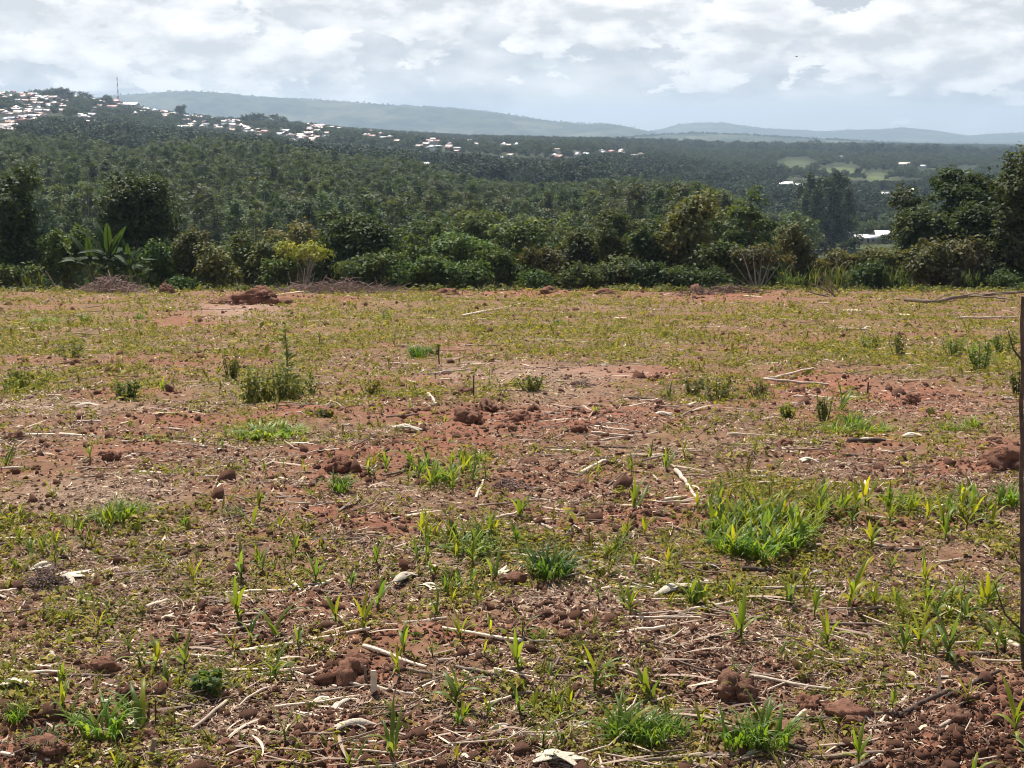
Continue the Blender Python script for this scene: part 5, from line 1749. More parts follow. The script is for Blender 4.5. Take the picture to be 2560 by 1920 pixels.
# ------------------------------------------------------------------ stalks
ST = [
    ((380, 1402, 505, 1409), 6.5, 1, 'pale jointed stalk behind the long stalk pair'), ((366, 1467, 480, 1453), 9, 0, 'thick brown stalk at the left of the long stalk line'), ((532, 1466, 690, 1437), 7, 1, 'bright stalk continuing the long stalk line to the right'), ((222, 1518, 372, 1482), 6, 1, 'pale stalk slanting up from the spiky tuft'),
    ((430, 1478, 545, 1462), 6, 0, 'stalk lying along the middle of the long stalk line'), ((635, 1452, 735, 1490), 6, 1, 'stalk sloping down from the long line towards the wood chip'), ((487, 1275, 618, 1271), 6, 1, 'left stalk of the three crossed ones'), ((640, 1283, 718, 1250), 6, 1, 'right slanting stalk of the three crossed ones'),
    ((625, 1244, 648, 1278), 8, 1, 'short steep stalk of the three crossed ones'), ((615, 1262, 716, 1256), 6, 0, 'rear stalk of the three crossed ones'), ((252, 1206, 447, 1187), 7, 0, 'longest stalk on top of the crossed heap'), ((302, 1232, 405, 1203), 7, 0, 'slanting stalk of the crossed heap'), ((230, 1222, 330, 1226), 5, 0, 'lower flat stalk of the crossed heap'),
    ((370, 1215, 398, 1240), 6, 0, 'right end stalk of the crossed heap'), ((180, 1208, 260, 1200), 5, 0, 'left tail stalk of the crossed heap'), ((316, 1316, 360, 1296), 9, 1, 'short white stalk left of the bare red patch'), ((785, 1402, 921, 1447), 8, 1, 'bright stalk slanting down behind the large crumbly clod'),
    ((894, 1501, 950, 1472), 5, 1, 'thin stalk slanting up right of the wood chip'), ((935, 1564, 1008, 1567), 6, 2, 'dark stalk under the bushy seedling near the bottom'), ((1045, 1125, 1116, 1112), 6, 1, 'bright stalk behind the green seedling patch'), ((800, 1131, 856, 1126), 4, 1, 'thin stalk left behind the green seedling patch'),
    ((1281, 1221, 1412, 1221), 5, 1, 'long thin stalk right of the dense round tuft'), ((904, 1203, 1140, 1203), 5, 1, 'long thin stalk left of the dense round tuft'), ((2040, 1326, 2202, 1410), 11, 1, 'thick white broken stalk beside the bare sapling'), ((1785, 1440, 1870, 1441), 6, 1, 'straight pale stalk below the right seedlings'),
    ((1939, 1562, 2050, 1522, .02), 9, 2, 'dark slanting stick left half at the soil heap'), ((2040, 1524, 2156, 1486, .02), 8, 2, 'dark slanting stick right half at the soil heap'), ((1603, 1231, 1720, 1235), 9, 2, 'short dark log below the largest green patch'), ((1929, 1191, 1994, 1190), 6, 2, 'dark stick among the right row seedlings'),
    ((2110, 1172, 2168, 1162), 4, 1, 'thin pale stalk near the right edge seedlings'), ((924, 812, 1012, 799), 4.5, 1, 'pale stalk at the left of the bare strip in mid field'), ((800, 812, 898, 828), 5, 1, 'pale stalk sloping towards the mid field weeds'), ((998, 686, 1143, 652), 4.5, 1, 'long slanting pale stalk in the far middle field'),
    ((924, 858, 943, 877), 7, 1, 'bright short stub behind the ploughed ridge'), ((1277, 941, 1368, 945), 4.5, 1, 'upper of two parallel stalks right of the ploughed ridge'), ((1297, 953, 1420, 937), 4.5, 1, 'lower of two parallel stalks right of the ploughed ridge'), ((1254, 1026, 1300, 1012, .01, 1334, 1010), 7, 1, 'curved pale root in the middle of the field'),
    ((1334, 1016, 1482, 977), 4.5, 0, 'thin root running up right from the curved pale root'), ((1459, 1022, 1484, 1050), 9, 1, 'upper arm of the forked pale root'), ((1435, 1072, 1484, 1068), 7, 1, 'lower arm of the forked pale root'), ((1484, 1050, 1505, 1074), 7, 1, 'tail of the forked pale root'),
    ((1230, 862, 1268, 832), 4, 0, 'thin stick leaning over the tangle behind the ridge'), ((1260, 870, 1283, 892), 5, 1, 'bright sliver right of the ploughed ridge'), ((128, 938, 182, 939), 8, 1, 'bright end of the stalk at the left edge'), ((54, 936, 120, 937), 6, 1, 'grey stalk over the dark clod at the left edge'),
    ((262, 958, 353, 947), 6, 1, 'left half of the bent stalk on the left'), ((353, 947, 394, 958), 5, 1, 'right half of the bent stalk on the left'), ((420, 946, 441, 968), 6, 1, 'short steep stalk right of the bent stalk'), ((302, 1019, 350, 1025), 6, 1, 'thick short stalk above the trodden patch'),
    ((464, 1082, 476, 1054), 7, 1, 'short upright looking stub right of the trodden patch'), ((443, 1034, 479, 1033), 5, 1, 'short pale stalk between the trodden patch and the dark clod'), ((1647, 820, 1700, 812, .01, 1765, 796), 5, 1, 'top stick of the pale crossed sticks on red soil'), ((1650, 820, 1790, 828), 5, 1, 'middle stick of the pale crossed sticks on red soil'),
    ((1665, 828, 1788, 834), 4, 1, 'lowest stick of the pale crossed sticks on red soil'), ((1718, 718, 1805, 705), 4, 1, 'left half of the pale stalk row in the far right field'), ((1805, 716, 1884, 717), 4, 1, 'right half of the pale stalk row in the far right field'), ((1822, 672, 1968, 682), 4.5, 1, 'long pale stalk below the dead branch'),
    ((1570, 938, 1672, 937), 4.5, 1, 'straight thin stalk left of the weed patch'), ((1714, 958, 1836, 957), 5, 0, 'stalk leading to the dark log'), ((1832, 962, 1912, 961), 10, 2, 'dark log with a yellow white husk on it'), ((1503, 945, 1578, 897), 3.5, 0, 'thin stalk slanting up on the right of the ridge'),
    ((1469, 908, 1512, 884), 4, 0, 'pale stalk left of the dark weeds'), ((1486, 887, 1510, 866), 6, 1, 'bright split chip left of the dark weeds'), ((1869, 1042, 1873, 1066), 5, 1, 'short stub above the right row of seedlings'), ((1819, 1090, 1872, 1050), 5, 0, 'stalk slanting behind the right row of seedlings'),
    ((1906, 1062, 1972, 1050), 4, 1, 'thin stalk right above the row of seedlings'), ((1751, 977, 1785, 970), 4, 1, 'short pale stalk below the dark log'), ((1028, 1072, 1044, 1042), 6, 1, 'short steep pale stub by the flat tangle'), ((1150, 1050, 1215, 1070), 4, 0, 'stalk lying in the flat tangle of stems'), ((470, 1135, 545, 1120), 4, 0, 'thin stalk in the middle left of the field'),
    ((700, 1530, 760, 1500), 5, 0, 'split stalk under the large crumbly clod'), ((690, 1500, 770, 1530), 5, 0, 'stalk crossing below the large crumbly clod'), ((1310, 1050, 1350, 1020), 4, 0, 'thin grey stalk left of the forked root'), ((555, 1155, 620, 1130), 3.5, 0, 'fine stalk left of the centre'), ((2020, 1215, 2080, 1205), 4, 1, 'pale stalk in the right seedlings'),
    ((1480, 1375, 1530, 1365), 4, 0, 'dry stalk left of the arched seedling'), ((0, 1290, 42, 1275), 6, 1, 'pale stalk entering at the left edge'), ((38, 1330, 58, 1300), 4, 1, 'thin stalk leaning in front of the twig nest'),
    ((1701, 1412, 1722, 1445, .0, 1772, 1467), 4, 1, 'thin bent stem right of the biggest lumpy clod'),
    ((60, 668, 108, 648), 3.5, 0, 'dark stick at the far left of the field'), ((1020, 690, 1060, 692), 3.5, 1, 'short pale stalk under the long slanting one'), ((330, 655, 372, 668), 3.5, 1, 'pale stick left of the earth mound'), ((2060, 690, 2200, 690), 4, 1, 'pale stalk at the right edge of the far field')]
SMAT = [M_DEADWOOD, M_STALK, M_DARKWOOD]
for i, (P, wpx, mi, lab) in enumerate(ST):
    lift = 0.0
    pts = [(P[0], P[1])]
    if len(P) == 7:
        pts += [(P[2], P[3], P[4]), (P[5], P[6])]
    else:
        pts += [(P[2], P[3], P[4] if len(P) > 4 else 0)]
    x, y, z = ground_at(P[0], P[1])
    lying('maize_stalk' if mi != 2 else 'dead_stick', pts, wpx * px_size(y, z) / 2 * (1.25 if mi else 1.1), SMAT[mi], lab, 'stalk' if mi != 2 else 'stick', 'dry stalks and sticks on the field', i, 0)


def upright(dx, dyb, dyt, wpx, mat, lab, lean=0, flat=1.0, name='dry_stub'):
    x, y, z = ground_at(dx, dyb)
    s = px_size(y, z)
    h = (dyb - dyt) * s * 1.02
    mb = MB()
    p = np.array([(0, 0, -.02), (lean * h * .5, .0, h * .5), (lean * h, 0, h)])
    tube(mb, p, np.array([1, .95, .8]) * wpx * s / 2, 7)
    o = ob(name, mb.mesh(name, [mat]), loc=(x, y, z), sc=(1, flat, 1))
    tag(o, lab, 'stub', 'stubs standing in the soil')


upright(808, 1508, 1452, 15, M_HUSK, 'pale upright wood chip in front of the large crumbly clod', 0, .4)
upright(790, 1484, 1436, 7, M_DEADWOOD, 'brown stake left of the pale upright wood chip')
upright(2027, 1531, 1454, 7, M_STALK, 'pale upright stub standing at the right soil heap', -.04)
upright(324, 1640, 1590, 12, M_DEADWOOD, 'bent root standing near the bottom left', .25)
upright(1023, 862, 818, 3.5, M_DARKWOOD, 'thin upright stick in mid field by a dark clod', .02)
upright(949, 790, 745, 3, M_DARKWOOD, 'thin dark stick right of the round mid field weed', -.05)
upright(1874, 850, 825, 4, M_DARKWOOD, 'dark stub left of the round clod on the right', .02)
upright(335, 1570, 1500, 3, M_DARKWOOD, 'fine dark stem above the bent root', .06)
r8 = np.random.default_rng(88)
for i in range(215):
    dy = 690 + 960 * r8.random() ** .8
    dx = r8.uniform(-60, 2270)
    x, y, z = ground_at(dx, dy)
    L = r8.uniform(.07, .30) * (1 + (y - 4) * .08)
    az = r8.normal(0, .5) + (math.pi if r8.random() < .5 else 0)
    x2, y2 = x + math.cos(az) * L, y + math.sin(az) * L
    z2 = float(height(x2, y2)[0])
    rd = r8.uniform(.003, .0075) * (1 + (y - 4) * .07)
    stick('maize_stalk', [(x, y, z + rd * .7), (x2, y2, z2 + rd * .7 + r8.uniform(0, .012))], rd, SMAT[[1, 0, 1, 0][i % 4]], f"{'short' if L < .16 else 'long'} {'pale' if i % 2 == 0 else 'brownish'} stalk {where(dx, dy)}", 'stalk', 'dry stalks and sticks on the field', i + 900)


# ------------------------------------------------------------------ maize seedlings and grass tufts
def seedling_variant(seed):
    r = np.random.default_rng(seed)
    st = MB()
    hs = r.uniform(.30, .42)
    lean = r.normal(0, .05, 2)
    tube(st, [(0, 0, -.06), (lean[0] * .4, lean[1] * .4, hs * .5), (lean[0], lean[1], hs)], [.030, .027, .020], 6, 0, .3)
    stem = st.mesh('seedling stem', [M_BLADE])
    lv = []
    az = r.uniform(0, 6.28)
    nl = int(r.integers(5, 8))
    for i in range(nl):
        lb = MB()
        f = i / (nl - 1)
        az2 = az + (i % 2) * math.pi + r.normal(0, .35)
        L = (.58 + .34 * math.sin(f * 2.6)) * r.uniform(.8, 1.2)
        e0 = .75 + .7 * f + r.normal(0, .08)
        e1 = -1.35 + 2.2 * f + r.normal(0, .2)
        blade(lb, r, (lean[0] * f, lean[1] * f, hs * (.35 + .62 * f)), az2, L, .115 * r.uniform(.8, 1.25), e0, e1, 0, r.uniform(.3, .95), 7, r.normal(0, .35), .22)
        lv.append(lb.mesh('seedling leaf', [M_BLADE]))
    return stem, lv


SEED = [seedling_variant(500 + i) for i in range(14)]
GREENS = [(.120, .185, .026), (.150, .210, .024), (.095, .165, .034), (.175, .225, .026), (.088, .150, .042)]
SEEDN = [0]


def seedling(dx, dyb, hpx, lab=None):
    x, y, z = ground_at(dx, dyb)
    i = SEEDN[0]; SEEDN[0] += 1
    h = hpx * px_size(y, z) * 1.15
    v = int(r8.integers(0, len(SEED)))
    root = ob('maize_seedling', None, loc=(x, y, z), rot=(r8.normal(0, .06), r8.normal(0, .06), r8.uniform(0, 6.28)), sc=h)
    c = c4(GREENS[int(r8.integers(0, len(GREENS)))])
    cat = 'tall' if h > .19 else ('tiny' if h < .10 else 'small')
    tone_ = 'bluish' if c[2] > .033 else ('yellow green' if c[0] > .13 else 'green')
    tag(root, lab or f"{cat} {tone_} maize seedling {where(dx, dyb)}", 'seedling', 'young maize seedlings in the field')
    stem, lv = SEED[v]
    o = ob('stem', stem, root); o.color = c
    for l in lv:
        o = ob('leaf', l, root); o.color = c
    return root


A = [(121, 1219, 48), (30, 1237, 30), (141, 1348, 48), (210, 1368, 58), (237, 1328, 36), (297, 1331, 36), (277, 1398, 54), (304, 1439, 76), (336, 1437, 60), (398, 1444, 66), (381, 1375, 30), (417, 1257, 52), (447, 1264, 42), (521, 1250, 66), (568, 1240, 46), (618, 1237, 36), (682, 1258, 62), (517, 1328, 86), (543, 1370, 66),
     (504, 1393, 52), (595, 1470, 74), (642, 1398, 46), (726, 1335, 62), (618, 1615, 72), (165, 1587, 92), (57, 1562, 62), (249, 1657, 46), (134, 1545, 70), (606, 1163, 36), (638, 1203, 52), (185, 1183, 42), (814, 1304, 70), (812, 1226, 56), (758, 1267, 46), (788, 1362, 72), (872, 1416, 68), (862, 1470, 60), (935, 1423, 46), (995, 1386, 54),
     (1059, 1386, 50), (1128, 1386, 62), (1123, 1456, 84), (1284, 1484, 100), (982, 1520, 96), (997, 1566, 66), (988, 1572, 50), (1052, 1544, 50), (1126, 1542, 60), (1173, 1622, 72), (1230, 1524, 46), (1193, 1524, 54), (1153, 1536, 50), (1210, 1548, 40), (987, 1657, 36), (1428, 1657, 36), (1348, 1322, 62), (1361, 1340, 60), (1370, 1226, 36), (1410, 1275, 60),
     (1443, 1226, 44), (1294, 1305, 44), (1045, 1433, 38), (924, 1218, 44), (901, 1214, 40), (1059, 1214, 44), (985, 1216, 40), (1491, 1309, 76), (1524, 1319, 62), (1583, 1295, 44), (1600, 1397, 92), (1588, 1380, 60), (1709, 1315, 56), (1738, 1258, 44), (1758, 1342, 56), (1786, 1399, 72), (1832, 1326, 92), (1854, 1295, 52), (1889, 1325, 60),
     (1924, 1226, 52), (1882, 1184, 60), (2000, 1268, 62), (2006, 1322, 52), (2053, 1315, 62), (1949, 1352, 72), (1983, 1406, 92), (1946, 1426, 72), (2043, 1446, 112), (2020, 1440, 70), (2080, 1342, 56), (2131, 1322, 74), (2120, 1330, 60), (2171, 1420, 86), (2155, 1425, 66), (2042, 1168, 52), (1926, 1551, 44), (2087, 1541, 62), (1855, 1657, 76), (1775, 1641, 40),
     (2195, 1611, 92), (1513, 1577, 52), (1748, 1154, 46), (195, 1002, 44), (115, 1085, 40), (45, 1125, 34), (400, 1140, 36), (395, 1146, 30), (385, 1030, 26), (530, 1010, 26), (570, 1020, 26), (1290, 1030, 30), (1480, 990, 40), (1270, 1045, 36), (660, 1170, 30), (660, 1020, 26), (1680, 1010, 24), (1630, 985, 26), (480, 970, 22)]
for dx, dy, h in A:
    seedling(dx, dy, h)


def patch(cx, cy_, rx, ry, n, h0, h1):
    for i in range(n):
        an, q = r8.uniform(0, 6.28), math.sqrt(r8.random())
        dx, dy = cx + math.cos(an) * q * rx, cy_ + math.sin(an) * q * ry
        seedling(dx, dy, r8.uniform(h0, h1))


patch(1000, 1190, 130, 34, 22, 34, 58)
patch(960, 1035, 90, 22, 18, 32, 52)
patch(810, 1020, 36, 12, 6, 30, 44)
patch(1850, 1125, 120, 30, 20, 40, 64)
patch(2080, 1115, 120, 26, 18, 44, 70)
patch(1625, 1165, 120, 44, 30, 52, 76)
patch(1550, 1110, 60, 20, 8, 34, 50)
patch(200, 1140, 70, 22, 10, 30, 44)
patch(70, 1185, 60, 16, 8, 28, 40)
patch(1000, 1290, 80, 26, 10, 34, 50)
patch(2040, 1300, 120, 60, 10, 44, 66)
patch(1400, 1180, 90, 30, 5, 34, 50)
patch(600, 1210, 60, 24, 3, 40, 52)


def tuft_mesh(seed, n, rad, hmin, wide, lay=.4):
    r = np.random.default_rng(seed)
    mb = MB()
    for i in range(n):
        an, q = r.uniform(0, 6.28), math.sqrt(r.random()) * rad
        b = (math.cos(an) * q, math.sin(an) * q, -.02)
        az = an + r.normal(0, .9)
        L = r.uniform(hmin, 1.15)
        blade(mb, r, b, az, L, wide * r.uniform(.6, 1.2), r.uniform(1.1, 1.5), r.uniform(-1.5, 1.0) * (1 - lay) - lay * .9, 0, np.clip(r.normal(.5, .25), 0, 1), 6, r.normal(0, .4), .2)
    return mb.mesh('grass tuft', [M_BLADE])


TUFT = [tuft_mesh(600 + i, 56, .36, .55, .078) for i in range(4)]
DENSE = [tuft_mesh(620 + i, 110, .46, .5, .064, .3) for i in range(2)]
FLAT = [tuft_mesh(640 + i, 64, .75, .45, .085, .7) for i in range(2)]
G1, G2, G3 = (.105, .195, .030), (.135, .215, .030), (.066, .140, .030)


def tuft(dx, dyb, hpx, me, col, lab, sx=1.0):
    x, y, z = ground_at(dx, dyb)
    h = hpx * px_size(y, z) * 1.18
    o = ob('grass_tuft', me, loc=(x, y, z), rot=(0, 0, r8.uniform(0, 6.28)), sc=(h * sx, h * sx, h))
    o.color = c4(col)
    tag(o, lab, 'grass tuft', 'tufts of grass and crowded seedlings')


TF = [(1190, 1240, 74, DENSE[0], G3, 'dense round dark green grass tuft behind the bare pink soil', 1.0), (220, 1588, 92, TUFT[0], G1, 'spiky bright grass tuft in the lower left', 1.0), (735, 1072, 52, TUFT[1], G1, 'grass tuft in front of the dark boulder like clod', .9),
      (270, 1120, 50, TUFT[2], G2, 'bright grass tuft at the heart of the left patch', 1.1), (225, 1128, 36, TUFT[0], G2, 'lower grass tuft at the left of the left patch', 1.1), (300, 1110, 34, FLAT[0], G2, 'flat grass tuft at the right of the left patch', .8),
      (1345, 1590, 86, TUFT[3], G1, 'left tuft of the wide grass clump at the bottom', 1.0), (1400, 1596, 92, DENSE[1], G1, 'right tuft of the wide grass clump at the bottom', .75), (1440, 1580, 66, FLAT[0], G1, 'arching blades at the right of the wide grass clump', .7),
      (1600, 1612, 96, TUFT[1], G1, 'left tuft below the biggest lumpy clod', .85), (1668, 1616, 92, TUFT[2], G1, 'right tuft below the biggest lumpy clod', .85), (585, 942, 40, FLAT[1], G2, 'bright patch of flat grass in the left middle field', 1.6), (540, 945, 32, FLAT[0], G2, 'left edge tuft of the bright flat grass', 1.3), (625, 938, 34, FLAT[0], G2, 'right edge tuft of the bright flat grass', 1.2),
      (905, 778, 36, DENSE[0], G3, 'round green weed tuft in mid field', .9), (182, 697, 20, TUFT[0], G3, 'tiny dark green tuft in the far left field', .9), (1204, 703, 20, TUFT[1], G3, 'tiny dark green tuft in the far middle field', .8), (302, 690, 18, TUFT[2], G1, 'small tuft left of the earth mound debris', .9), (830, 690, 16, FLAT[0], G1, 'small flat tuft in the far field left of the middle', 1.0),
      (100, 700, 18, FLAT[1], G1, 'low tuft in the far left field', 1.6), (1845, 922, 46, TUFT[3], G1, 'grass tuft on the red soil of the right middle field', .9), (1810, 930, 30, FLAT[0], G2, 'flat tuft left of the right middle field tuft', 1.2), (1885, 930, 30, FLAT[1], G2, 'flat tuft right of the right middle field tuft', 1.2), (2100, 925, 32, TUFT[0], G2, 'grass tuft near the right edge in mid field', 1.0),
      (2060, 930, 26, FLAT[0], G2, 'flat tuft left of the right edge mid field tuft', 1.1), (1582, 1200, 66, DENSE[0], G1, 'left front tuft of the largest green patch', .9), (1645, 1207, 74, TUFT[2], G1, 'middle front tuft of the largest green patch', 1.1), (1708, 1190, 66, TUFT[3], G1, 'right front tuft of the largest green patch', .9), (1560, 1150, 58, TUFT[1], G2, 'left rear tuft of the largest green patch', .9),
      (1620, 1128, 56, DENSE[0], G2, 'rear middle tuft of the largest green patch', .8), (1695, 1132, 54, TUFT[2], G2, 'rear right tuft of the largest green patch', .9), (1745, 1160, 60, TUFT[0], G2, 'outlying tuft right of the largest green patch', .8), (960, 1035, 44, TUFT[1], G1, 'tuft at the heart of the upper middle seedlings', .9), (920, 1020, 34, FLAT[0], G2, 'flat tuft at the left of the upper middle seedlings', .9),
      (1040, 1000, 32, TUFT[0], G2, 'tuft at the right of the upper middle seedlings', .8), (1010, 1200, 46, FLAT[1], G2, 'low tuft among the seedlings left of the dense tuft', 1.0), (95, 1628, 46, FLAT[0], (.09, .12, .06), 'grey green weed in the bottom left corner', .9), (35, 1570, 50, TUFT[2], G1, 'grass at the left edge of the lower left', .8), (1500, 1310, 56, TUFT[1], (.075, .135, .04), 'bluish tuft beside the striped husk', .5),
      (2180, 1090, 60, TUFT[2], G1, 'grass tuft at the right edge of the seedling row', .8), (1960, 1100, 56, TUFT[0], G2, 'tuft in the middle of the right seedling row', .7), (500, 1120, 20, FLAT[0], (.10, .13, .03), 'sparse low tuft in the middle left of the field', 1.2)]
for q in TF:
    tuft(*q)


# broad weeds: the tall one in the middle left and its neighbours
def weed(dx, dyb, hpx, wpx, n, color, label, leaf=.05, tall=False):
    x, y, z = ground_at(dx, dyb)
    s = px_size(y, z)
    h, wd = hpx * s, wpx * s
    r = np.random.default_rng(abs(int(dx + dyb * 3)))
    sb, fb = MB(), MB()
    if tall:
        tube(sb, [(0, 0, -.03), (.01, 0, h * .5), (.0, .01, h)], [.009, .007, .002], 5)
        side = [(0.0, 0.0, 1.0)]
        for i in range(6):
            az = r.uniform(0, 6.28); q = wd * r.uniform(.2, .5); hh = r.uniform(.25, .6)
            side.append((math.cos(az) * q, math.sin(az) * q, hh))
            tube(sb, [(0, 0, h * .08), (side[-1][0] * .7, side[-1][1] * .7, h * hh * .5), (side[-1][0], side[-1][1], h * hh)], [.006, .004, .0015], 4, cap=False)
        for i in range(n):
            f = r.uniform(.04, 1) ** .9
            sd = side[int(r.integers(0, 7))] if r.random() < .6 else side[0]
            blade(fb, r, (sd[0] * f, sd[1] * f, h * sd[2] * f), r.uniform(0, 6.28), wd * r.uniform(.45, .85) * (1.15 - .75 * f), leaf * .5, r.uniform(.2, .9), r.uniform(-.8, .1), 0, r.random(), 4)
    else:
        for i in range(9):
            az = r.uniform(0, 6.28); q = wd * .45 * math.sqrt(r.random())
            hh = h * r.uniform(.55, 1)
            c, s_2 = math.cos(az), math.sin(az)
            tube(sb, [(c * q * .4, s_2 * q * .4, -.02), (c * q * .8, s_2 * q * .8, hh * .5), (c * q, s_2 * q, hh)], [.005, .004, .0015], 4, cap=False)
            m_ = max(4, int(n // 6))
            f = r.uniform(.1, 1, m_)
            cen = np.stack([c * q * (.4 + .6 * f), s_2 * q * (.4 + .6 * f), hh * f], 1) + r.normal(0, wd * .06, (m_, 3)) * np.array([1, 1, .3])
            leaves(fb, r, cen, unit(r.normal(0, .5, (m_, 3)) + np.array([c, s_2, .5])), leaf, .5, .8, .6, .2)
    root = ob('field_weed', None, loc=(x, y, z))
    tag(root, label, 'weed', 'weeds standing in the field')
    o = ob('stem', sb.mesh('weed stem', [M_STEM]), root)
    o = ob('foliage', fb.mesh('weed foliage', [M_WEED]), root)
    o.color = c4([q * 1.25 for q in color])


weed(620, 852, 166, 58, 170, (.105, .135, .055), 'tall leafy weed standing alone in the left middle field', .045, True)
WD = [(600, 868, 84, 150, 520, (.12, .145, .050), 'pale bushy growth round the foot of the tall leafy weed'), (530, 870, 96, 130, 420, (.11, .13, .042), 'bushy olive weed left of the tall leafy weed'), (575, 862, 70, 70, 180, (.09, .11, .035), 'olive weed touching the left of the tall leafy weed'), (660, 850, 56, 70, 160, (.09, .115, .035), 'olive weed right of the tall leafy weed'), (500, 815, 60, 60, 150, (.10, .12, .035), 'yellowish weed behind the bushy olive one'),
      (275, 862, 46, 70, 170, (.065, .10, .035), 'dark green weed left of the middle in mid field'), (60, 838, 50, 110, 220, (.10, .13, .035), 'wide yellow green weed at the left edge'), (20, 845, 40, 60, 120, (.10, .13, .035), 'weed cut by the left edge of the frame'), (150, 775, 44, 100, 160, (.095, .12, .035), 'low wide weed in the upper left field'),
      (2120, 800, 66, 90, 230, (.075, .13, .03), 'bright green weed clump near the right edge in mid field'), (2165, 770, 60, 70, 170, (.08, .12, .032), 'weed at the right edge behind the bright clump'), (2060, 775, 50, 70, 150, (.085, .12, .034), 'weed left of the bright clump near the right edge'), (1940, 775, 66, 60, 100, (.085, .10, .036), 'thin tall weed in the right middle field'),
      (1880, 760, 46, 60, 120, (.09, .12, .035), 'low weed left of the thin tall weed on the right'), (1550, 870, 66, 100, 190, (.075, .085, .035), 'dark straggly weed right of the ploughed ridge'), (1500, 850, 46, 70, 120, (.085, .09, .036), 'straggly weed left of the dark one'), (1780, 905, 60, 40, 70, (.075, .09, .034), 'thin weed between the two red soils'), (1700, 905, 36, 50, 90, (.11, .15, .03), 'bright small weed below the pale crossed sticks'),
      (1150, 852, 34, 80, 140, (.09, .105, .036), 'low weed behind the ploughed ridge'), (800, 850, 34, 90, 140, (.10, .11, .036), 'low olive weed left of the ploughed ridge'), (940, 770, 24, 40, 80, (.10, .14, .034), 'small weed right of the round mid field tuft'), (445, 1500, 40, 90, 160, (.065, .105, .04), 'dark green weed under the jointed stalk'), (700, 905, 24, 60, 90, (.09, .10, .036), 'weed left of the red ridge start'),
      (1640, 860, 40, 60, 100, (.08, .09, .036), 'dark weed left of the pale crossed sticks'), (2200, 860, 60, 60, 120, (.075, .10, .034), 'weed at the right edge above the earth block')]
for q in WD:
    weed(*q, leaf=.035 + .0006 * max(0, 900 - q[1]) * .12)

# ------------------------------------------------------------------ what nobody could count: chaff, crumbs, low weeds
def screen_scatter(n, seed, size_of, dens):
    """points of the field spread evenly over the view and beyond its sides"""
    r = np.random.default_rng(seed)
    n = int(n * 1.7)
    dy = r.uniform(622, 1760, n); dx = r.uniform(-1500, 3700, n)
    want_ = np.tan(PITCH + np.arctan((dy * K - 384) / F))
    y = np.interp(want_, dep[::-1], yt[::-1])
    px_ = (dx * K - 512) / F
    fwd = y * CP - (terrain(0.0 * y, y) - EYE) * SP
    x = px_ * fwd
    sz = size_of(y)
    pxs = sz / fwd * F
    keep = r.random(n) < dens(dx, dy, x, y) * np.clip((3.2 / pxs) ** 1.6, 0, 1)
    x, y, sz = x[keep], y[keep], sz[keep]
    mz_, rd, br = micro(x, y)
    return x, y, terrain(x, y) + mz_, sz, dx[keep], dy[keep], r


def bit_meshes():
    out = []
    for k in range(4):                                   # curled scraps of leaf
        r = np.random.default_rng(700 + k)
        mb = MB()
        s = np.linspace(-.5, .5, 4)
        wd = np.array([.03, .085, .095, .02]) * r.uniform(.5, 1.5)
        z = .10 + r.normal(0, .07, 4)
        yb = r.normal(0, .06, 4)
        v = np.concatenate([np.stack([s, yb - wd, z + r.normal(0, .05, 4)], 1), np.stack([s, yb + wd, z + r.normal(0, .06, 4)], 1)])
        mb.add(v, [(i, i + 1, i + 5, i + 4) for i in range(3)], 0, r.random())
        out.append(mb)
    for k in range(3):                                   # bits of stem
        r = np.random.default_rng(720 + k)
        mb = MB()
        tube(mb, [(-.6, 0, .05), (0, r.normal(0, .06), .06 + r.normal(0, .03)), (.6, r.normal(0, .05), .05 + abs(r.normal(0, .08)))], [.04, .045, .03], 3, 0, .5, cap=False)
        out.append(mb)
    return out


def bit_mat():
    m, t, out = new_mat('chaff')
    oi = t.new('ShaderNodeObjectInfo')
    cr = t.new('ShaderNodeValToRGB')
    e = cr.color_ramp.elements
    e[0].position = 0; e[0].color = c4((.11, .060, .040))
    e[1].position = 1; e[1].color = c4((.70, .56, .38))
    for p, c in ((.35, (.20, .115, .075)), (.65, (.33, .205, .135)), (.88, (.50, .36, .24))):
        n = cr.color_ramp.elements.new(p); n.color = c4(c)
    t.link(oi.outputs['Random'], cr.inputs[0])
    t.link(principled(t, cr.outputs[0], .65, .3), out.inputs[0])
    return m


M_BIT = bit_mat()
x, y, z, sz, dx, dy, r9 = screen_scatter(700000, 900, lambda y: .013 + .0018 * y, lambda dx, dy, x, y: np.clip((.85 - .3 * ell(RED, dx, dy) - .25 * ell(BARE, dx, dy)) * (1 - .72 * patches(x, y)) * np.clip(.75 + 1.7 * gnoise(x / (.5 + .03 * y), y / (.3 + .03 * y), 84), .12, 1.6), 0, 1))
n = len(x); print('chaff', n)
instancer('crop_chaff', np.stack([x, y, z + .001], 1), np.stack([r9.normal(0, .3, n), r9.normal(0, .3, n), r9.uniform(0, 6.28, n)], 1), sz * np.clip(r9.lognormal(.1, .5, n), .3, 2.1), r9.integers(0, 7, n), [b.mesh('chaff', [M_BIT]) for b in bit_meshes()])

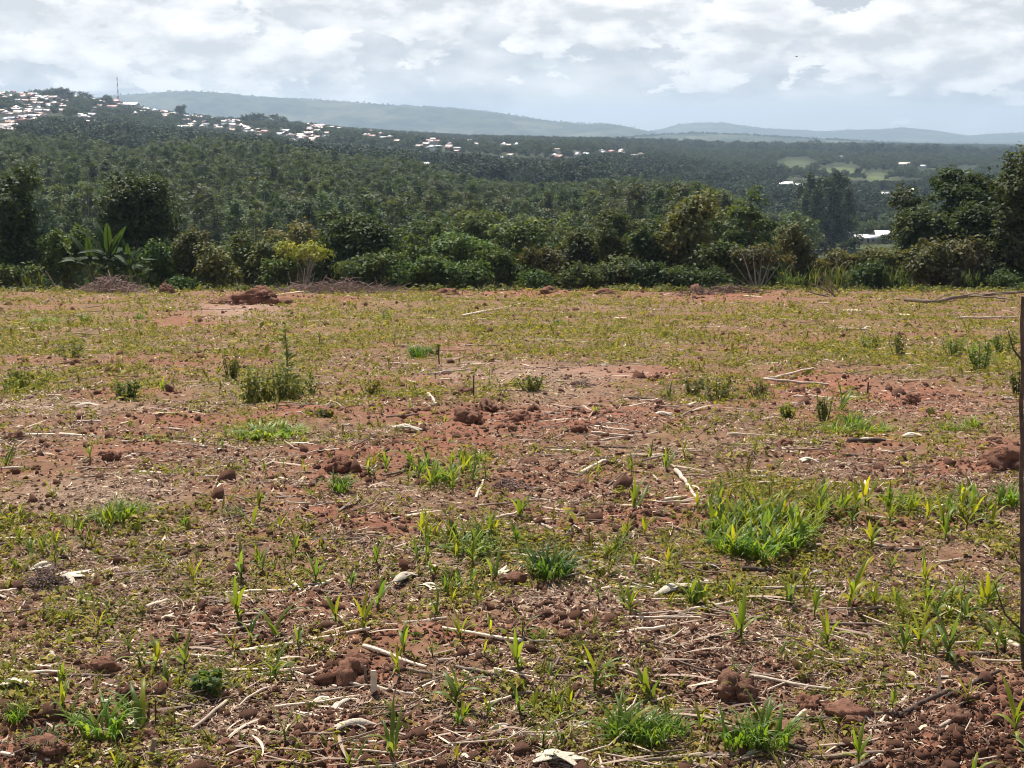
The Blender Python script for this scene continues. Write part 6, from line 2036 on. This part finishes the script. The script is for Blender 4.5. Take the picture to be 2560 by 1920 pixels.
x, y, z, sz, dx, dy, r9 = screen_scatter(210000, 901, lambda y: .006 + .0009 * y, lambda dx, dy, x, y: np.clip(.10 + .42 * ell(RED, dx, dy) + .22 * patches(x, y), 0, 1))
n = len(x); print('crumbs', n)
ex = []
for cx_, cy__, cs in CRUMB_AT:
    k = int(np.clip(cs * 450, 6, 34))
    an, q = r9.uniform(0, 6.28, k), cs * (.7 + r9.exponential(.55, k))
    ex.append(np.stack([cx_ + np.cos(an) * q, cy__ + np.sin(an) * q * .8, np.maximum(.006, cs * r9.uniform(.06, .26, k))], 1))
ex = np.concatenate(ex)
x = np.concatenate([x, ex[:, 0]]); y = np.concatenate([y, ex[:, 1]]); sz = np.concatenate([sz, ex[:, 2]])
z = np.concatenate([z, height(ex[:, 0], ex[:, 1])]); n = len(x)
cm = []
for k in range(4):
    mb = MB(); lump(mb, np.random.default_rng(740 + k), (0, 0, 0), (.6, .5, .36), 1, 1.0, 0, .8); cm.append(mb.mesh('soil crumb', [M_CLOD]))
instancer('soil_crumbs', np.stack([x, y, z], 1), np.stack([r9.uniform(0, 6, n), r9.uniform(0, 6, n), r9.uniform(0, 6, n)], 1), sz * r9.lognormal(0, .55, n), r9.integers(0, 4, n), cm)


def sprig(seed, k):
    r = np.random.default_rng(seed)
    mb = MB()
    m_ = [7, 9, 6, 8][k % 4]
    if k < 3:
        f = r.uniform(.1, 1, m_)
        cen = np.stack([r.normal(0, .22, m_), r.normal(0, .22, m_), f * .55], 1)
        leaves(mb, r, cen, unit(np.stack([cen[:, 0], cen[:, 1], np.full(m_, .35)], 1)), .40, .5, .9, .5, .1)
    else:
        for i in range(5):
            blade(mb, r, (0, 0, 0), r.uniform(0, 6.28), r.uniform(.5, 1.0), .07, r.uniform(.9, 1.4), r.uniform(-.4, .6), 0, r.random(), 3)
    return mb.mesh('weed sprig', [M_WEED])


def gdens(dx, dy, x, y):
    g = ell(GREEN, dx, dy)
    far = np.clip((y - 9) / 10, 0, 1)
    n = np.clip(gnoise(x / .5, y / .5, 77) * 1.4 + .25, 0, 1)
    n2 = np.clip(gnoise(x / (1.2 + y * .03), y / (1.2 + y * .05), 78) * 1.6 + .3, 0, 1)
    return np.clip((.26 + .75 * far + .85 * g) * (.25 + n) * (.4 + n2) - .35 * ell(BARE, dx, dy) - .2 * ell(RED, dx, dy), 0.0, 1) * (1 - .75 * patches(x, y) * (1 - .6 * far))


SPR = [sprig(760 + k, k) for k in range(4)]
x, y, z, sz, dx, dy, r9 = screen_scatter(1300000, 902, lambda y: .024 + .0026 * y, gdens)
n = len(x); print('weeds', n)
instancer('low_weeds', np.stack([x, y, z - .002], 1), np.stack([r9.normal(0, .2, n), r9.normal(0, .2, n), r9.uniform(0, 6.28, n)], 1), sz * r9.lognormal(.0, .4, n), r9.integers(0, 4, n), SPR, c4((.150, .165, .036)))

# ragged growth along the foot of the hedge
n = 2600
ey_ = 58.5 + r9.random(n) ** 1.6 * 5.0
ex_ = r9.uniform(-30, 30, n)
k_ = gnoise(ex_ / 2.2, ey_ / 2.0, 95) > -.12 + np.clip(61 - ey_, 0, 3) * .16
ex_, ey_ = ex_[k_], ey_[k_]; n = len(ex_)
instancer('edge_undergrowth', np.stack([ex_, ey_, height(ex_, ey_) - .02], 1), np.stack([r9.normal(0, .15, n), r9.normal(0, .15, n), r9.uniform(0, 6.28, n)], 1), r9.uniform(.22, .75, n), r9.integers(0, 4, n), SPR, c4((.085, .105, .034)))

# broken stalks and strips of leaf sheath too many to pick out
M_SCRAP, t, out = new_mat('stalk scrap')
oi = t.new('ShaderNodeObjectInfo')
cr = t.new('ShaderNodeValToRGB')
e = cr.color_ramp.elements
e[0].position = 0; e[0].color = c4((.16, .105, .078))
e[1].position = 1; e[1].color = c4((.72, .58, .44))
for p_, c in ((.35, (.30, .205, .15)), (.65, (.44, .32, .235)), (.85, (.58, .45, .335))):
    q = e.new(p_); q.color = c4(c)
t.link(oi.outputs['Random'], cr.inputs[0])
t.link(principled(t, cr.outputs[0], .65, .25), out.inputs[0])
SM = []
for k in range(5):
    r = np.random.default_rng(790 + k)
    mb = MB()
    if k < 3:
        bend = r.normal(0, .07)
        tube(mb, [(-.5, 0, .02), (-.15, bend, .035 + r.normal(0, .01)), (.2, bend * 1.3, .03), (.5, 0, .02 + abs(r.normal(0, .06)))], np.array([.015, .018, .016, .012]) * r.uniform(.7, 1.3), 5)
    else:
        blade(mb, r, (-.5, 0, .02), 0.0, 1.0, .07, .10, -.12, 0, .5, 5, r.normal(0, .9), .35)
    SM.append(mb.mesh('stalk scrap', [M_SCRAP]))
x, y, z, sz, dx, dy, r9 = screen_scatter(21000, 904, lambda y: .060 + .007 * y, lambda dx, dy, x, y: np.clip((.12 + 1.1 * gnoise(x / (.9 + .06 * y), y / (.5 + .06 * y), 97)) * 20, .6, 9) * (1 - .5 * ell(BARE, dx, dy)) * .9)
n = len(x); print('stalk scraps', n)
instancer('stalk_litter', np.stack([x, y, z + .003], 1), np.stack([r9.normal(0, .08, n), r9.normal(0, .08, n), r9.normal(0, .75, n)], 1), sz * np.clip(r9.lognormal(.1, .5, n), .3, 2.4), r9.integers(0, 5, n), SM)

# young grass thickening round the tufts and rows
GRASS = [(q[0], q[1] - 6, 46 * (q[1] / 1200) ** .5, 22 * (q[1] / 1200) ** .5, .55) for q in TF] + [(1000, 1190, 190, 46, .6), (960, 1030, 120, 34, .55), (1850, 1120, 340, 40, .6), (1640, 1150, 150, 75, .75), (2040, 1330, 170, 110, .3), (220, 1120, 110, 36, .5), (80, 1185, 90, 40, .4),
         (1000, 1285, 110, 46, .45), (1400, 1200, 170, 60, .28), (1600, 1330, 200, 70, .2), (450, 1280, 260, 80, .18), (1100, 1540, 160, 50, .28), (80, 1570, 130, 50, .35), (1880, 925, 130, 26, .4), (600, 1210, 140, 40, .22), (560, 1500, 160, 30, .2), (1800, 1620, 140, 30, .25)]
GM = []
for k in range(5):
    r = np.random.default_rng(780 + k)
    mb = MB()
    for i in range(5):
        blade(mb, r, (r.normal(0, .05), r.normal(0, .05), -.02), r.uniform(0, 6.28), r.uniform(.6, 1.2), .085 * r.uniform(.7, 1.3), r.uniform(1.0, 1.5), r.uniform(-1.2, .7), 0, r.random(), 5, r.normal(0, .4), .22)
    GM.append(mb.mesh('grass shoot', [M_BLADE]))
x, y, z, sz, dx, dy, r9 = screen_scatter(160000, 905, lambda y: .075 + .004 * y, lambda dx, dy, x, y: np.maximum(ell(GRASS, dx, dy), .10 * (y < 11)) * np.clip(.5 + 1.6 * gnoise(x / .35, y / .3, 96), 0, 1) * np.clip((.075 + .004 * y) * 1300 / y / 3.2, 0, 30) ** 1.6 * .017)
n = len(x); print('young grass', n)
instancer('young_grass', np.stack([x, y, z], 1), np.stack([r9.normal(0, .12, n), r9.normal(0, .12, n), r9.uniform(0, 6.28, n)], 1), sz * r9.lognormal(.1, .35, n), r9.integers(0, 5, n), GM, c4((.120, .180, .030)))

# ------------------------------------------------------------------ a bird under the clouds
a_, s_ = ray(1721, 122)
by = 300.0
root = ob('bird', None, loc=(a_ * by, by, EYE + s_ * by), rot=(0, 0, .7))
tag(root, 'tiny dark bird soaring alone under the clouds', 'bird')
mb = MB(); lump(mb, np.random.default_rng(1), (0, 0, 0), (.30, .10, .10), 2, .1, 0, 1.0)
ob('body', mb.mesh('bird body', [M_DARKWOOD]), root)
for sg in (1, -1):
    mb = MB()
    v = [(.12, 0, .02), (-.12, 0, .02), (-.08, sg * .35, .10), (.10, sg * .35, .10), (-.10, sg * .75, .04), (.0, sg * .78, .04)]
    v2 = [(p[0], p[1], p[2] + .02) for p in v]
    mb.add(v + v2, [(0, 1, 2, 3), (3, 2, 4, 5), (6, 9, 8, 7), (9, 11, 10, 8)])
    ob('wing', mb.mesh('bird wing', [M_DARKWOOD]), root)
